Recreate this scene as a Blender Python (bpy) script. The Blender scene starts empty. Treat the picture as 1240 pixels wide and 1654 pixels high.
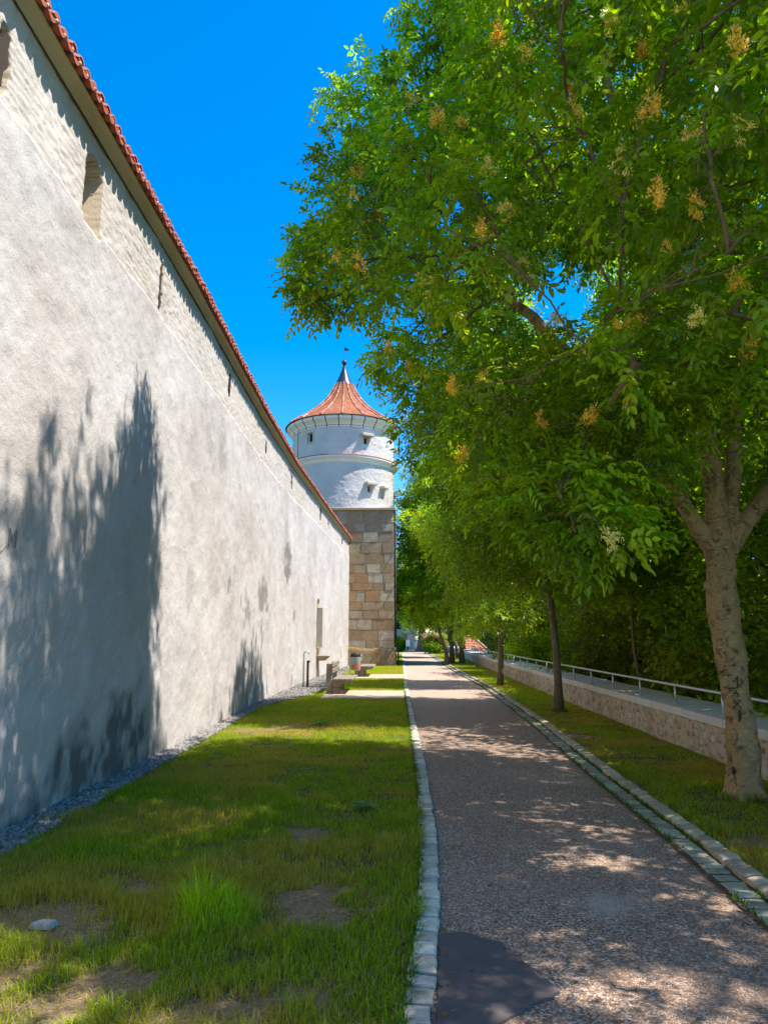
import bpy, math, random
import numpy as np
from mathutils import Vector
R = np.random.RandomState(7); random.seed(7)
C = bpy.context.scene.collection
sc = bpy.context.scene
PI = math.pi

# ---------------------------------------------------------------- camera, sky, sun, exposure
H = 1.6; F = 1100.0; CX, CY = 620.0, 827.0; VX, HY = 647.0, 1027.0
TH = math.atan((HY-CY)/F); YAW = math.atan((VX-CX)/F*math.cos(TH))
cd = bpy.data.cameras.new('camera'); cam = bpy.data.objects.new('camera', cd); C.objects.link(cam)
cd.sensor_fit = 'VERTICAL'; cd.sensor_height = 36; cd.sensor_width = 27; cd.lens = 36*F/1654
cd.clip_end = 2000; cd.clip_start = .05
cam.location = (0, 0, H); cam.rotation_euler = (PI/2+TH, 0, YAW)
sc.camera = cam
SUN_EL = math.radians(60); SUN_AZ = math.radians(-8)      # toward the sun: +x, turned a little to the camera
SD = np.array([math.cos(SUN_AZ)*math.cos(SUN_EL), math.sin(SUN_AZ)*math.cos(SUN_EL), math.sin(SUN_EL)])
w = bpy.data.worlds.new("World"); sc.world = w; w.use_nodes = True
wn = w.node_tree
for n in list(wn.nodes): wn.nodes.remove(n)
sky = wn.nodes.new('ShaderNodeTexSky'); sky.sky_type = 'NISHITA'; sky.sun_disc = False
sky.sun_elevation = SUN_EL; sky.sun_rotation = PI/2-SUN_AZ
sky.air_density = 1.0; sky.dust_density = 0.3; sky.ozone_density = 3.0; sky.altitude = 500
hs = wn.nodes.new('ShaderNodeHueSaturation'); hs.inputs['Saturation'].default_value = 1.47; hs.inputs['Value'].default_value = 1.0
hs.inputs['Hue'].default_value = 0.5
bg = wn.nodes.new('ShaderNodeBackground'); bg.inputs['Strength'].default_value = 0.15
wo = wn.nodes.new('ShaderNodeOutputWorld')
wn.links.new(sky.outputs[0], hs.inputs['Color']); wn.links.new(hs.outputs[0], bg.inputs[0]); wn.links.new(bg.outputs[0], wo.inputs[0])
sl = bpy.data.lights.new('sun', 'SUN'); sl.energy = 4.0; sl.angle = math.radians(0.5); sl.color = (1, .975, .93)
so = bpy.data.objects.new('sun', sl); C.objects.link(so); so.location = (20, -5, 40)
so.rotation_euler = Vector(SD.tolist()).to_track_quat('Z', 'Y').to_euler()
sc.view_settings.view_transform = 'Standard'; sc.view_settings.look = 'None'
sc.view_settings.gamma = 1; sc.view_settings.exposure = 1.17
try:
    sc.cycles.max_bounces = 8; sc.cycles.diffuse_bounces = 5; sc.cycles.transmission_bounces = 6; sc.cycles.use_denoising = True
except Exception: pass

# measuring helpers: turn a photo pixel at a known distance into a point of the place
_f = np.array([-math.sin(YAW)*math.cos(TH), math.cos(YAW)*math.cos(TH), math.sin(TH)])
_r = np.array([math.cos(YAW), math.sin(YAW), 0]); _u = np.cross(_r, _f)
def ray(px, py): return _f+_r*(px-CX)/F+_u*(CY-py)/F
def gnd(px, py, z=0.0): d = ray(px, py); return np.array([0, 0, H])+(z-H)/d[2]*d
def aty(px, py, Y): d = ray(px, py); return np.array([0, 0, H])+Y/d[1]*d
def atx(px, py, X): d = ray(px, py); return np.array([0, 0, H])+X/d[0]*d
def proj(P):
    v = np.asarray(P, float)-[0, 0, H]; z = v@_f; return CX+F*(v@_r)/z, CY-F*(v@_u)/z, z

# ---------------------------------------------------------------- noise
def _h(ix, iy, iz, s):
    n = (ix.astype(np.int64)*374761393+iy.astype(np.int64)*668265263+iz.astype(np.int64)*2147483647+s*1274126177) & 0xffffffff
    n = ((n ^ (n >> 13))*1274126177) & 0xffffffff
    n = (n ^ (n >> 16)) & 0xffffff
    return n/float(0xffffff)
def vn(x, y, z=None, s=0):
    if z is None: z = np.zeros_like(x)
    x0, y0, z0 = np.floor(x), np.floor(y), np.floor(z); fx, fy, fz = x-x0, y-y0, z-z0
    fx = fx*fx*(3-2*fx); fy = fy*fy*(3-2*fy); fz = fz*fz*(3-2*fz); r = 0
    for a in (0, 1):
        for b in (0, 1):
            for c in (0, 1):
                r = r+_h(x0+a, y0+b, z0+c, s)*(fx if a else 1-fx)*(fy if b else 1-fy)*(fz if c else 1-fz)
    return r
def fbm(x, y, z=None, o=4, s=0):
    r = 0; a = .5; t = 0
    for k in range(o):
        r = r+a*vn(x*2**k, y*2**k, None if z is None else z*2**k, s+k*17); t += a; a *= .5
    return r/t
def sstep(a, b, x): t = np.clip((x-a)/(b-a), 0, 1); return t*t*(3-2*t)

# ---------------------------------------------------------------- materials
def new_mat(name):
    m = bpy.data.materials.new(name); m.use_nodes = True; nt = m.node_tree
    for n in list(nt.nodes): nt.nodes.remove(n)
    return m, nt
class G:
    def __init__(s, nt): s.nt = nt; s.tc = None
    def n(s, t, inp=None, **kw):
        nd = s.nt.nodes.new(t)
        for k, v in kw.items(): setattr(nd, k, v)
        for k, v in (inp or {}).items():
            if isinstance(v, bpy.types.NodeSocket): s.nt.links.new(v, nd.inputs[k])
            else: nd.inputs[k].default_value = v
        return nd
    def co(s, scale=(1, 1, 1)):
        if s.tc is None: s.tc = s.n('ShaderNodeTexCoord')
        return s.n('ShaderNodeMapping', {'Vector': s.tc.outputs['Object'], 'Scale': scale}).outputs[0]
    def noise(s, sc_, det=4, rough=.55, scale=(1, 1, 1), dist=0.0):
        return s.n('ShaderNodeTexNoise', {'Vector': s.co(scale), 'Scale': sc_, 'Detail': det, 'Roughness': rough, 'Distortion': dist}).outputs['Fac']
    def vor(s, sc_, feature='F1', out='Distance', scale=(1, 1, 1), rnd=1.0):
        nd = s.n('ShaderNodeTexVoronoi', {'Vector': s.co(scale), 'Scale': sc_, 'Randomness': rnd}, feature=feature); return nd.outputs[out]
    def ramp(s, fac, stops):
        nd = s.n('ShaderNodeValToRGB', {'Fac': fac}); e = nd.color_ramp.elements
        while len(e) < len(stops): e.new(.5)
        for i, (p, c) in enumerate(stops):
            e[i].position = p; e[i].color = (c, c, c, 1) if not isinstance(c, tuple) else (*c, 1)
        return nd.outputs[0]
    def mix(s, f, a, b, mode='MIX'):
        nd = s.n('ShaderNodeMix', data_type='RGBA', blend_type=mode)
        for k, v in ((0, f), (6, a), (7, b)):
            if isinstance(v, bpy.types.NodeSocket): s.nt.links.new(v, nd.inputs[k])
            else: nd.inputs[k].default_value = v if k == 0 else (*v, 1)
        return nd.outputs[2]
    def math(s, op, a, b=0.0):
        nd = s.n('ShaderNodeMath', operation=op)
        for k, v in ((0, a), (1, b)):
            if isinstance(v, bpy.types.NodeSocket): s.nt.links.new(v, nd.inputs[k])
            else: nd.inputs[k].default_value = v
        return nd.outputs[0]
    def attr(s, name, out='Color'): return s.n('ShaderNodeAttribute', attribute_name=name).outputs[out]
    def bump(s, h, st=.5, d=.01, nrm=None):
        i = {'Height': h, 'Strength': st, 'Distance': d}
        if nrm is not None: i['Normal'] = nrm
        return s.n('ShaderNodeBump', i).outputs[0]
    def out(s, col, rough=.85, bump=None, metal=0.0, spec=.3):
        i = {'Base Color': col if isinstance(col, bpy.types.NodeSocket) else (*col, 1), 'Roughness': rough, 'Metallic': metal, 'Specular IOR Level': spec}
        if bump is not None: i['Normal'] = bump
        p = s.n('ShaderNodeBsdfPrincipled', i); s.n('ShaderNodeOutputMaterial', {'Surface': p.outputs[0]}); return p
def M_simple(name, c, rough=.7, var=.25, sc_=6, metal=0.0, bump=.3, bd=.004, bs=60):
    m, nt = new_mat(name); g = G(nt)
    n = g.noise(sc_, 6)
    col = g.mix(n, tuple(x*(1-var) for x in c), tuple(min(1, x*(1+var)) for x in c))
    g.out(col, rough, g.bump(g.noise(bs, 4), bump, bd), metal); return m
MT = {}
def mk_plaster():
    m, nt = new_mat('lime_plaster'); g = G(nt)
    big = g.ramp(g.noise(.55, 6, .6), [(.3, (.48, .405, .35)), (.48, (.58, .51, .455)), (.7, (.65, .59, .54))])
    st = g.ramp(g.noise(2.2, 8, .65, (1, 1, .28)), [(.42, 0.0), (.72, 1.0)])
    c = g.mix(g.math('MULTIPLY', st, .42), big, (.42, .38, .35))
    fine = g.ramp(g.noise(38, 6, .7), [(.3, .86), (.7, 1.05)])
    c = g.mix(1.0, c, fine, 'MULTIPLY')
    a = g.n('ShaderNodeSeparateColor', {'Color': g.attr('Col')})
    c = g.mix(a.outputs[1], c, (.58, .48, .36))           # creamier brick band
    c = g.mix(a.outputs[2], c, (.44, .335, .21))          # tan tint darkens the openings, shade put into the colour
    c = g.mix(a.outputs[0], c, (.085, .085, .075))        # damp and mould at the foot, dark patches higher up
    h = g.math('ADD', g.noise(14, 8, .65), g.math('MULTIPLY', g.noise(70, 4, .6), .35))
    g.out(c, .92, g.bump(h, .62, .022)); return m
def mk_white(name, c1, c2, sc_=1.2, bs=9, bd=.04, strength=.5, str_col=(.45, .4, .36)):
    m, nt = new_mat(name); g = G(nt)
    c = g.mix(g.ramp(g.noise(sc_, 6), [(.3, 0.0), (.7, 1.0)]), c1, c2)
    c = g.mix(g.math('MULTIPLY', g.ramp(g.noise(3, 7, .6, (1, 1, .2)), [(.55, 0.0), (.8, 1.0)]), .35), c, str_col)
    h = g.math('ADD', g.noise(bs, 8, .6), g.math('MULTIPLY', g.noise(60, 3), .2))
    g.out(c, .9, g.bump(h, strength, bd)); return m
def mk_stone(name='ashlar_stone'):
    m, nt = new_mat(name); g = G(nt)
    c = g.attr('Col')
    c = g.mix(g.ramp(g.noise(3.2, 8, .7), [(.32, 0.0), (.68, .8)]), c, (.31, .20, .09))
    c = g.mix(g.ramp(g.noise(9, 8, .75), [(.5, 0.0), (.72, .7)]), c, (.46, .42, .36))
    pits = g.ramp(g.noise(15, 6, .7), [(.30, 1.0), (.40, 0.0)])
    c = g.mix(g.math('MULTIPLY', pits, .7), c, (.11, .075, .05))
    h = g.math('ADD', g.math('MULTIPLY', g.noise(15, 6, .7), 1.4), g.noise(50, 6, .7))
    g.out(c, .93, g.bump(h, .95, .055)); return m
def mk_tile():
    m, nt = new_mat('clay_tile'); g = G(nt)
    c = g.mix(g.noise(5, 4), (.33, .068, .03), (.47, .125, .06))
    c = g.mix(g.math('MULTIPLY', g.ramp(g.noise(24, 4), [(.5, 0.0), (.8, 1.0)]), .4), c, (.22, .06, .035))
    g.out(c, .75, g.bump(g.noise(60, 4), .3, .004)); return m
def mk_tower_roof():
    m, nt = new_mat('flat_tile_roof'); g = G(nt)
    c = g.attr('Col')
    c = g.mix(g.ramp(g.noise(14, 3, .6), [(.4, 0.0), (.7, .5)]), c, (.34, .10, .05))
    g.out(c, .8, g.bump(g.noise(30, 4), .4, .01)); return m
def mk_leaf(name, tint=(1, 1, 1), trans=.55, spec=.4, rough=.4):
    m, nt = new_mat(name); g = G(nt)
    c = g.mix(1.0, g.attr('Col'), tint, 'MULTIPLY')
    ct = g.mix(1.0, c, (2.0, 1.75, .5), 'MULTIPLY')
    d = g.n('ShaderNodeBsdfPrincipled', {'Base Color': c, 'Roughness': rough, 'Specular IOR Level': spec})
    t = g.n('ShaderNodeBsdfTranslucent', {'Color': ct})
    x = g.n('ShaderNodeMixShader', {0: trans, 1: d.outputs[0], 2: t.outputs[0]})
    g.n('ShaderNodeOutputMaterial', {'Surface': x.outputs[0]}); return m
def mk_bark(name, c1, c2, dark=.5, horiz=True):
    m, nt = new_mat(name); g = G(nt)
    c = g.mix(g.noise(2.5, 7, .65), c1, c2)
    c = g.mix(g.math('MULTIPLY', g.ramp(g.noise(8, 8, .78, dist=1.0), [(.50, 0.0), (.62, 1.0)]), dark), c, (.035, .026, .018))
    c = g.mix(g.math('MULTIPLY', g.ramp(g.noise(16, 3, .5, (1, 1, 4 if horiz else .4)), [(.60, 0.0), (.72, 1.0)]), .5), c, tuple(min(1, x*1.9) for x in c2))
    c = g.mix(g.math('MULTIPLY', g.ramp(g.noise(1.7, 5, .6), [(.55, 0.0), (.75, 1.0)]), .45), c, (.14, .13, .045))
    h = g.math('ADD', g.noise(12, 8, .7, (1, 1, 3 if horiz else .25)), g.math('MULTIPLY', g.noise(55, 4), .4))
    g.out(c, .9, g.bump(h, .6, .014)); return m
def mk_asphalt():
    m, nt = new_mat('worn_asphalt'); g = G(nt)
    v = g.n('ShaderNodeTexVoronoi', {'Vector': g.co(), 'Scale': 95.0})
    sep = g.n('ShaderNodeSeparateColor', {'Color': v.outputs['Color']})
    chips = g.ramp(sep.outputs[0], [(0.0, (.10, .06, .036)), (.4, (.31, .19, .118)), (.75, (.53, .35, .24)), (.97, (.80, .65, .52))])
    c = g.mix(g.ramp(g.noise(.9, 6), [(.35, 0.0), (.7, .5)]), chips, (.33, .205, .14))
    c = g.mix(g.ramp(g.noise(26, 5, .7), [(.35, .0), (.75, .45)]), c, (.17, .10, .065))
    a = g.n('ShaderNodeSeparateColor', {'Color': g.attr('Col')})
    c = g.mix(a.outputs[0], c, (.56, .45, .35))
    c = g.mix(g.math('MULTIPLY', a.outputs[1], .75), c, (.62, .44, .33))  # paler far part and faint patches
    h = g.math('ADD', g.math('MULTIPLY', v.outputs['Distance'], -1.2), g.noise(30, 6, .7))
    g.out(c, .88, g.bump(h, .9, .011)); return m
def mk_ground():
    m, nt = new_mat('lawn_soil'); g = G(nt)
    c = g.attr('Col')
    c = g.mix(g.ramp(g.noise(30, 6, .75), [(.3, .65), (.6, .0)]), c, (.045, .036, .018))
    c = g.mix(g.ramp(g.noise(70, 4, .7), [(.55, .0), (.75, .5)]), c, (.30, .22, .13))
    g.out(c, .95, g.bump(g.noise(45, 6, .7), .8, .02)); return m
def mk_rubble():
    m, nt = new_mat('rubble_stone'); g = G(nt)
    v = g.n('ShaderNodeTexVoronoi', {'Vector': g.co((1, 1, 1.25)), 'Scale': 7.5})
    sep = g.n('ShaderNodeSeparateColor', {'Color': v.outputs['Color']})
    stone = g.ramp(sep.outputs[0], [(0.0, (.20, .14, .08)), (.35, (.40, .30, .19)), (.7, (.62, .54, .42)), (1.0, (.30, .27, .24))])
    mort = g.mix(g.noise(6, 5), (.46, .34, .22), (.60, .47, .33))
    md = g.ramp(g.math('ADD', v.outputs['Distance'], g.math('MULTIPLY', g.noise(9, 4), .35)), [(.60, 0.0), (.72, 1.0)])
    c = g.mix(md, stone, mort)
    c = g.mix(g.ramp(g.noise(2, 6), [(.45, 0.0), (.8, .5)]), c, (.20, .16, .10))
    h = g.math('SUBTRACT', g.math('MULTIPLY', g.noise(25, 6, .7), .6), md)
    g.out(c, .92, g.bump(h, .8, .025)); return m
def mk_attr(name, rough=.9, bs=30, bd=.01, st=.5, vs=8):
    m, nt = new_mat(name); g = G(nt)
    c = g.mix(1.0, g.attr('Col'), g.ramp(g.noise(vs, 6, .7), [(.3, .72), (.7, 1.12)]), 'MULTIPLY')
    g.out(c, rough, g.bump(g.noise(bs, 6, .7), st, bd)); return m
MT['plaster'] = mk_plaster()
MT['drum'] = mk_white('tower_plaster', (.52, .455, .40), (.63, .565, .51), .9, 6, .06, .65)
MT['trim'] = mk_white('painted_trim', (.72, .69, .62), (.8, .78, .72), 1.2, 20, .006, .3)
MT['cove'] = mk_white('ochre_cove', (.46, .37, .22), (.55, .46, .30), 2, 14, .01, .5)
MT['stone'] = mk_stone(); MT['tile'] = mk_tile(); MT['rooft'] = mk_tower_roof()
MT['leaf'] = mk_leaf('ash_leaves'); MT['blade'] = mk_leaf('grass_blades', trans=.4, spec=.08, rough=.8)
MT['bark'] = mk_bark('smooth_bark', (.26, .165, .07), (.46, .305, .14), .85)
MT['bark2'] = mk_bark('rough_bark', (.13, .09, .055), (.25, .18, .11), .5, False)
MT['barkm'] = mk_bark('mossy_bark', (.12, .095, .05), (.23, .185, .11), .5, False)
MT['asphalt'] = mk_asphalt(); MT['soil'] = mk_ground(); MT['rubble'] = mk_rubble()
MT['sett'] = mk_attr('granite_setts', .85, 40, .006, .6, 18)
MT['pebble'] = mk_attr('pebbles'); MT['petal'] = mk_leaf('blossom_petals', trans=.4)
MT['patch'] = M_simple('fresh_tarmac', (.105, .085, .078), .85, .3, 9, 0, .7, .006, 120)
MT['concrete'] = M_simple('pale_coping', (.60, .56, .50), .85, .12, 3)
MT['galv'] = M_simple('galvanised_steel', (.55, .57, .58), .45, .1, 5, .6)
MT['carve'] = M_simple('carved_bark_slit_shade', (.055, .035, .022), .95, .3, 30)  # also fills the wall slits, where it stands in for shade
MT['wood'] = M_simple('weathered_wood', (.25, .20, .15), .8, .35, 12)
MT['benchstone'] = M_simple('exposed_concrete', (.27, .22, .16), .9, .3, 10)
MT['dark'] = M_simple('dark_opening', (.02, .018, .016), .9)
MT['lead'] = M_simple('dark_sheet_metal', (.055, .062, .08), .35, .2, 5, .5)
MT['iron'] = M_simple('iron', (.04, .038, .036), .6, .2, 5, .5)
MT['limest'] = M_simple('limestone', (.50, .45, .36), .9, .2, 5)
MT['warm'] = M_simple('ochre_stone', (.42, .31, .19), .9, .25, 5)
MT['bin'] = M_simple('bin_sheet', (.36, .37, .38), .5, .15, 9, .3)
MT['red'] = M_simple('orange_sticker', (.62, .10, .03), .6, .1)
MT['whitep'] = M_simple('white_paint', (.78, .78, .76), .6, .05)
MT['grout'] = M_simple('joint_dirt', (.09, .07, .045), .95, .35, 20)
MT['gravpad'] = M_simple('fine_gravel', (.48, .35, .26), .95, .3, 40, 0, .8, .012, 90)
MT['farwall'] = M_simple('grey_render', (.42, .43, .44), .9, .1, 1)

# ---------------------------------------------------------------- mesh helpers
def fix(o, parent=None):
    C.objects.link(o)
    if parent is not None: o.parent = parent
    return o
def tag(o, label=None, cat=None, group=None, kind=None):
    if label: o['label'] = label
    if cat: o['category'] = cat
    if group: o['group'] = group
    if kind: o['kind'] = kind
    return o
def empty(name, loc=(0, 0, 0), rz=0.0):
    o = bpy.data.objects.new(name, None); o.empty_display_size = .3; o.location = loc; o.rotation_euler = (0, 0, rz); C.objects.link(o); return o
def npmesh(name, V, faces, mat, parent=None, col=None, smooth=False):
    """V (n,3); faces = list of int arrays (m,k)"""
    me = bpy.data.meshes.new(name); V = np.asarray(V, np.float32); me.vertices.add(len(V)); me.vertices.foreach_set('co', V.ravel())
    faces = [np.asarray(f, np.int32) for f in faces if len(f)]
    lt = np.concatenate([f.ravel() for f in faces]); tot = np.concatenate([np.full(len(f), f.shape[1], np.int32) for f in faces])
    me.loops.add(len(lt)); me.loops.foreach_set('vertex_index', lt)
    me.polygons.add(len(tot)); me.polygons.foreach_set('loop_start', np.concatenate([[0], np.cumsum(tot)[:-1]]).astype(np.int32))
    try: me.polygons.foreach_set('loop_total', tot)
    except Exception: pass
    me.update(calc_edges=True)
    if col is not None:
        a = me.color_attributes.new('Col', 'FLOAT_COLOR', 'POINT'); c4 = np.ones((len(V), 4), np.float32); c4[:, :3] = col; a.data.foreach_set('color', c4.ravel())
    me.polygons.foreach_set('use_smooth', np.full(len(tot), smooth))
    me.materials.append(mat)
    o = bpy.data.objects.new(name, me); return fix(o, parent)
class MB:
    def __init__(s): s.v = []; s.f3 = []; s.f4 = []; s.n = 0; s.c = []; s.ng = []
    def add(s, V, F, c=(.5, .5, .5)):
        V = np.asarray(V, float); b = s.n; s.v.append(V); s.n += len(V); cc = np.asarray(c, float)
        s.c.append(np.tile(cc, (len(V), 1)) if cc.ndim == 1 else cc)
        for f in F:
            f = [b+i for i in f]
            (s.f3 if len(f) == 3 else s.f4 if len(f) == 4 else s.ng).append(f)
    def box(s, x0, x1, y0, y1, z0, z1, c=(.5, .5, .5), j=0.0):
        V = np.array([[x, y, z] for z in (z0, z1) for y in (y0, y1) for x in (x0, x1)], float)
        if j: V += (R.rand(8, 3)-.5)*j
        s.add(V, [(0, 2, 3, 1), (4, 5, 7, 6), (0, 1, 5, 4), (2, 6, 7, 3), (0, 4, 6, 2), (1, 3, 7, 5)], c)
    def bbox(s, x0, x1, y0, y1, z0, z1, b=.01, c=(.5, .5, .5), M=None):
        """box with chamfered edges on every side"""
        V = []; cen = np.array([(x0+x1)/2, (y0+y1)/2, (z0+z1)/2]); h = np.array([(x1-x0)/2, (y1-y0)/2, (z1-z0)/2]); idx = {}
        for sx in (-1, 1):
            for sy in (-1, 1):
                for sz in (-1, 1):
                    for a in range(3):
                        p = np.array([sx, sy, sz])*h; q = p.copy()
                        for k in range(3):
                            if k != a: q[k] -= np.sign(q[k])*b
                        idx[(sx, sy, sz, a)] = len(V); V.append(cen+q)
        Fs = []
        for a in range(3):
            o1, o2 = [(1, 2), (2, 0), (0, 1)][a]
            for sg in (-1, 1):
                q = []
                for (u, v) in ((-1, -1), (1, -1), (1, 1), (-1, 1)):
                    t = [0, 0, 0]; t[a] = sg; t[o1] = u; t[o2] = v; q.append(idx[(*t, a)])
                Fs.append(q if sg > 0 else q[::-1])
        for a in range(3):
            o1, o2 = [(1, 2), (2, 0), (0, 1)][a]
            for u in (-1, 1):
                for v in (-1, 1):
                    t0 = [0]*3; t1 = [0]*3; t0[a] = -1; t1[a] = 1; t0[o1] = t1[o1] = u; t0[o2] = t1[o2] = v
                    q = [idx[(*t0, o1)], idx[(*t1, o1)], idx[(*t1, o2)], idx[(*t0, o2)]]
                    Fs.append(q if u*v > 0 else q[::-1])
        for sx in (-1, 1):
            for sy in (-1, 1):
                for sz in (-1, 1):
                    q = [idx[(sx, sy, sz, a)] for a in range(3)]; Fs.append(q if sx*sy*sz > 0 else q[::-1])
        V = np.array(V)
        if M is not None: V = V@M[0].T+M[1]
        s.add(V, Fs, c)
    def tube(s, pts, rad, n=8, c=(.5, .5, .5), cap=True, wob=0.0):
        pts = np.asarray(pts, float); k = len(pts); rad = np.broadcast_to(np.asarray(rad, float), (k,))
        T = np.gradient(pts, axis=0); T /= np.linalg.norm(T, axis=1)[:, None]+1e-9
        up = np.array([0, 0, 1.]) if abs(T[0][2]) < .9 else np.array([1., 0, 0])
        V = []; A = np.arange(n)*2*PI/n
        a = np.cross(T[0], up); a /= np.linalg.norm(a)
        for i in range(k):
            a = a-T[i]*(a@T[i]); a /= np.linalg.norm(a)+1e-9; b = np.cross(T[i], a)
            rr = rad[i]*(1+wob*(R.rand(n)-.5)) if wob else rad[i]
            V.append(pts[i]+(np.cos(A)*rr)[:, None]*a+(np.sin(A)*rr)[:, None]*b)
        V = np.concatenate(V); Fs = []
        for i in range(k-1):
            for j in range(n): Fs.append((i*n+j, i*n+(j+1) % n, (i+1)*n+(j+1) % n, (i+1)*n+j))
        if cap: Fs += [tuple(range(n))[::-1], tuple(range((k-1)*n, k*n))]
        s.add(V, Fs, c)
    def lathe(s, cen, prof, n=64, c=(.5, .5, .5), colf=None, a0=0, a1=2*PI):
        full = abs(a1-a0-2*PI) < 1e-6; m = n if full else n+1
        A = a0+np.arange(m)*(a1-a0)/n; V = []; cc = []
        for (r, z) in prof:
            V.append(np.stack([cen[0]+r*np.cos(A), cen[1]+r*np.sin(A), np.full(m, cen[2]+z)], 1))
        Fs = []
        for i in range(len(prof)-1):
            for j in range(n): Fs.append((i*m+j, i*m+(j+1) % m, (i+1)*m+(j+1) % m, (i+1)*m+j))
        V = np.concatenate(V)
        s.add(V, Fs, c if colf is None else colf(V))
    def build(s, name, mat, parent=None, smooth=False, auto=None):
        me = bpy.data.meshes.new(name); V = np.concatenate(s.v)
        if s.ng:
            me.from_pydata(V.tolist(), [], s.f3+s.f4+s.ng)
        else:
            o = npmesh(name, V, [s.f3, s.f4], mat, parent, np.concatenate(s.c), smooth); return o
        a = me.color_attributes.new('Col', 'FLOAT_COLOR', 'POINT'); c4 = np.ones((len(V), 4), np.float32); c4[:, :3] = np.concatenate(s.c); a.data.foreach_set('color', c4.ravel())
        me.polygons.foreach_set('use_smooth', [smooth]*len(me.polygons))
        me.materials.append(mat); o = bpy.data.objects.new(name, me); return fix(o, parent)
def grid(name, X, Y, Z, mat, parent=None, col=None, smooth=True, flip=False):
    """X,Y,Z 2-D arrays -> surface"""
    a, b = X.shape; V = np.stack([X, Y, Z], -1).reshape(-1, 3); i = np.arange(a*b).reshape(a, b)
    q = np.stack([i[:-1, :-1], i[1:, :-1], i[1:, 1:], i[:-1, 1:]], -1).reshape(-1, 4)
    if flip: q = q[:, ::-1]
    return npmesh(name, V, [q], mat, parent, None if col is None else col.reshape(-1, 3), smooth)
def unit(v): return v/(np.linalg.norm(v, axis=-1, keepdims=True)+1e-9)

# ---------------------------------------------------------------- plan of the place
def wall_x(y): return np.interp(y, [-8, 5, 10, 16, 21, 30, 37.5], [-3.22, -3.25, -3.28, -3.42, -3.44, -3.14, -2.82])
def eave_z(y): return np.interp(y, [-8, 20, 37.5], [7.03, 7.08, 6.84])
def kl(y): return np.interp(y, [0, 3.2, 4.3, 5.8, 8.5, 18, 32, 70], [-.12, .06, .155, .215, .24, .17, .17, .13])     # middle of the left kerb
def kr(y): return np.interp(y, [0, 4.3, 5.6, 8.2, 13, 22, 33, 70], [1.86, 2.04, 2.12, 2.19, 2.40, 2.60, 2.42, 2.42])  # right edge of the asphalt
def par_x(y): return np.interp(y, [0, 22, 45, 75], [4.08, 4.10, 4.42, 4.9])                                           # front of the parapet
BARE = [(gnd(60, 1495), .32), (gnd(130, 1605), .26), (gnd(400, 1630), .30), (gnd(510, 1455), .30), (gnd(20, 1580), .2), (gnd(290, 1650), .22), (gnd(230, 1440), .16), (gnd(500, 1350), .15)]
BARE2 = [(gnd(1110, 1330), .16), (gnd(1170, 1330), .14), (gnd(1060, 1200), .2), (gnd(1200, 1360), .22), (gnd(940, 1190), .22)]
def bare(x, y):
    n = (fbm(x*3.1, y*3.1, s=5)-.5)*1.5+(fbm(x*11, y*11, s=6)-.5)*.8; b = np.zeros_like(x)
    for (p, r) in BARE+BARE2:
        d = np.hypot(x-p[0], (y-p[1])*.9)/r; b = np.maximum(b, 1-sstep(.55, 1.25, d+n*1.5))
    p = gnd(450, 1178); d = np.hypot((x-p[0])/1.3, (y-p[1])/.8); b = np.maximum(b, .55*(1-sstep(.4, 1.1, d+n)))
    return np.clip(b, 0, 1)

# ---------------------------------------------------------------- ground, path, kerbs
def ground_z(x, y):
    z = -5.0*sstep(5.6, 13, x)-(x > 4.3)*.25*sstep(4.3, 5, x)
    return z+.0*x
xs = np.concatenate([[-400, -120, -40, -12, -6], np.arange(-3.6, 4.7, .09), [4.8, 5.2, 5.6, 6.2, 7, 8, 9.5, 11, 13, 20, 45, 150, 400]])
ys = np.concatenate([[-300, -60, -15, -4, 0], np.arange(1.5, 14, .09), np.arange(14, 46, .4), np.arange(46, 110, 3), [140, 220, 500, 1200]])
X, Y = np.meshgrid(xs, ys, indexing='ij')
Z = ground_z(X, Y)+np.where((X > -3.6) & (X < 4.2) & (Y < 60), (fbm(X*2.2, Y*2.2, s=9)-.5)*.035*sstep(0, .6, np.abs(X-1.2)-1.15), 0)
onpath = (X > kl(Y)-.03) & (X < kr(Y)+.33); Z = np.where(onpath, -.03, Z)
b = bare(X, Y)[..., None]; nn = fbm(X*1.3, Y*1.3, s=3)[..., None]
col = (1-b)*(np.array([.075, .08, .012])*(1-nn)+np.array([.14, .11, .03])*nn)+b*np.array([.36, .235, .125])
o = grid('ground', X, Y, Z, MT['soil'], None, col); tag(o, 'grass covered ground between wall and parapet', kind='structure')

ys = np.concatenate([np.arange(.5, 12, .08), np.arange(12, 76, .5)]); ts = np.linspace(0, 1, 36)
T, Y = np.meshgrid(ts, ys, indexing='ij')
X0 = kl(Y)+.055+.02*(fbm(Y*3, Y*0, s=4)-.5); X1 = kr(Y)+.03*(fbm(Y*4, Y*0, s=14)-.5); X = X0+(X1-X0)*T
Zp = .004+.012*(fbm(X*1.7, Y*1.7, s=21)-.5)-.02*(T**6)
pa = gnd(990, 1462); d = np.hypot((X-pa[0])/.20, (Y-pa[1])/.20)+(fbm(X*9, Y*9, s=2)-.5)*1.6
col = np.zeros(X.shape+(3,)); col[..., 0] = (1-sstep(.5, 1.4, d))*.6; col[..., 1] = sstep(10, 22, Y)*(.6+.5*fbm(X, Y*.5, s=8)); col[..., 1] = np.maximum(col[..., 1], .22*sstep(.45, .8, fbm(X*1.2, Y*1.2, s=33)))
o = grid('path', X, Y, Zp, MT['asphalt'], None, col); tag(o, 'worn brown asphalt footpath', kind='structure')
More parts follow.
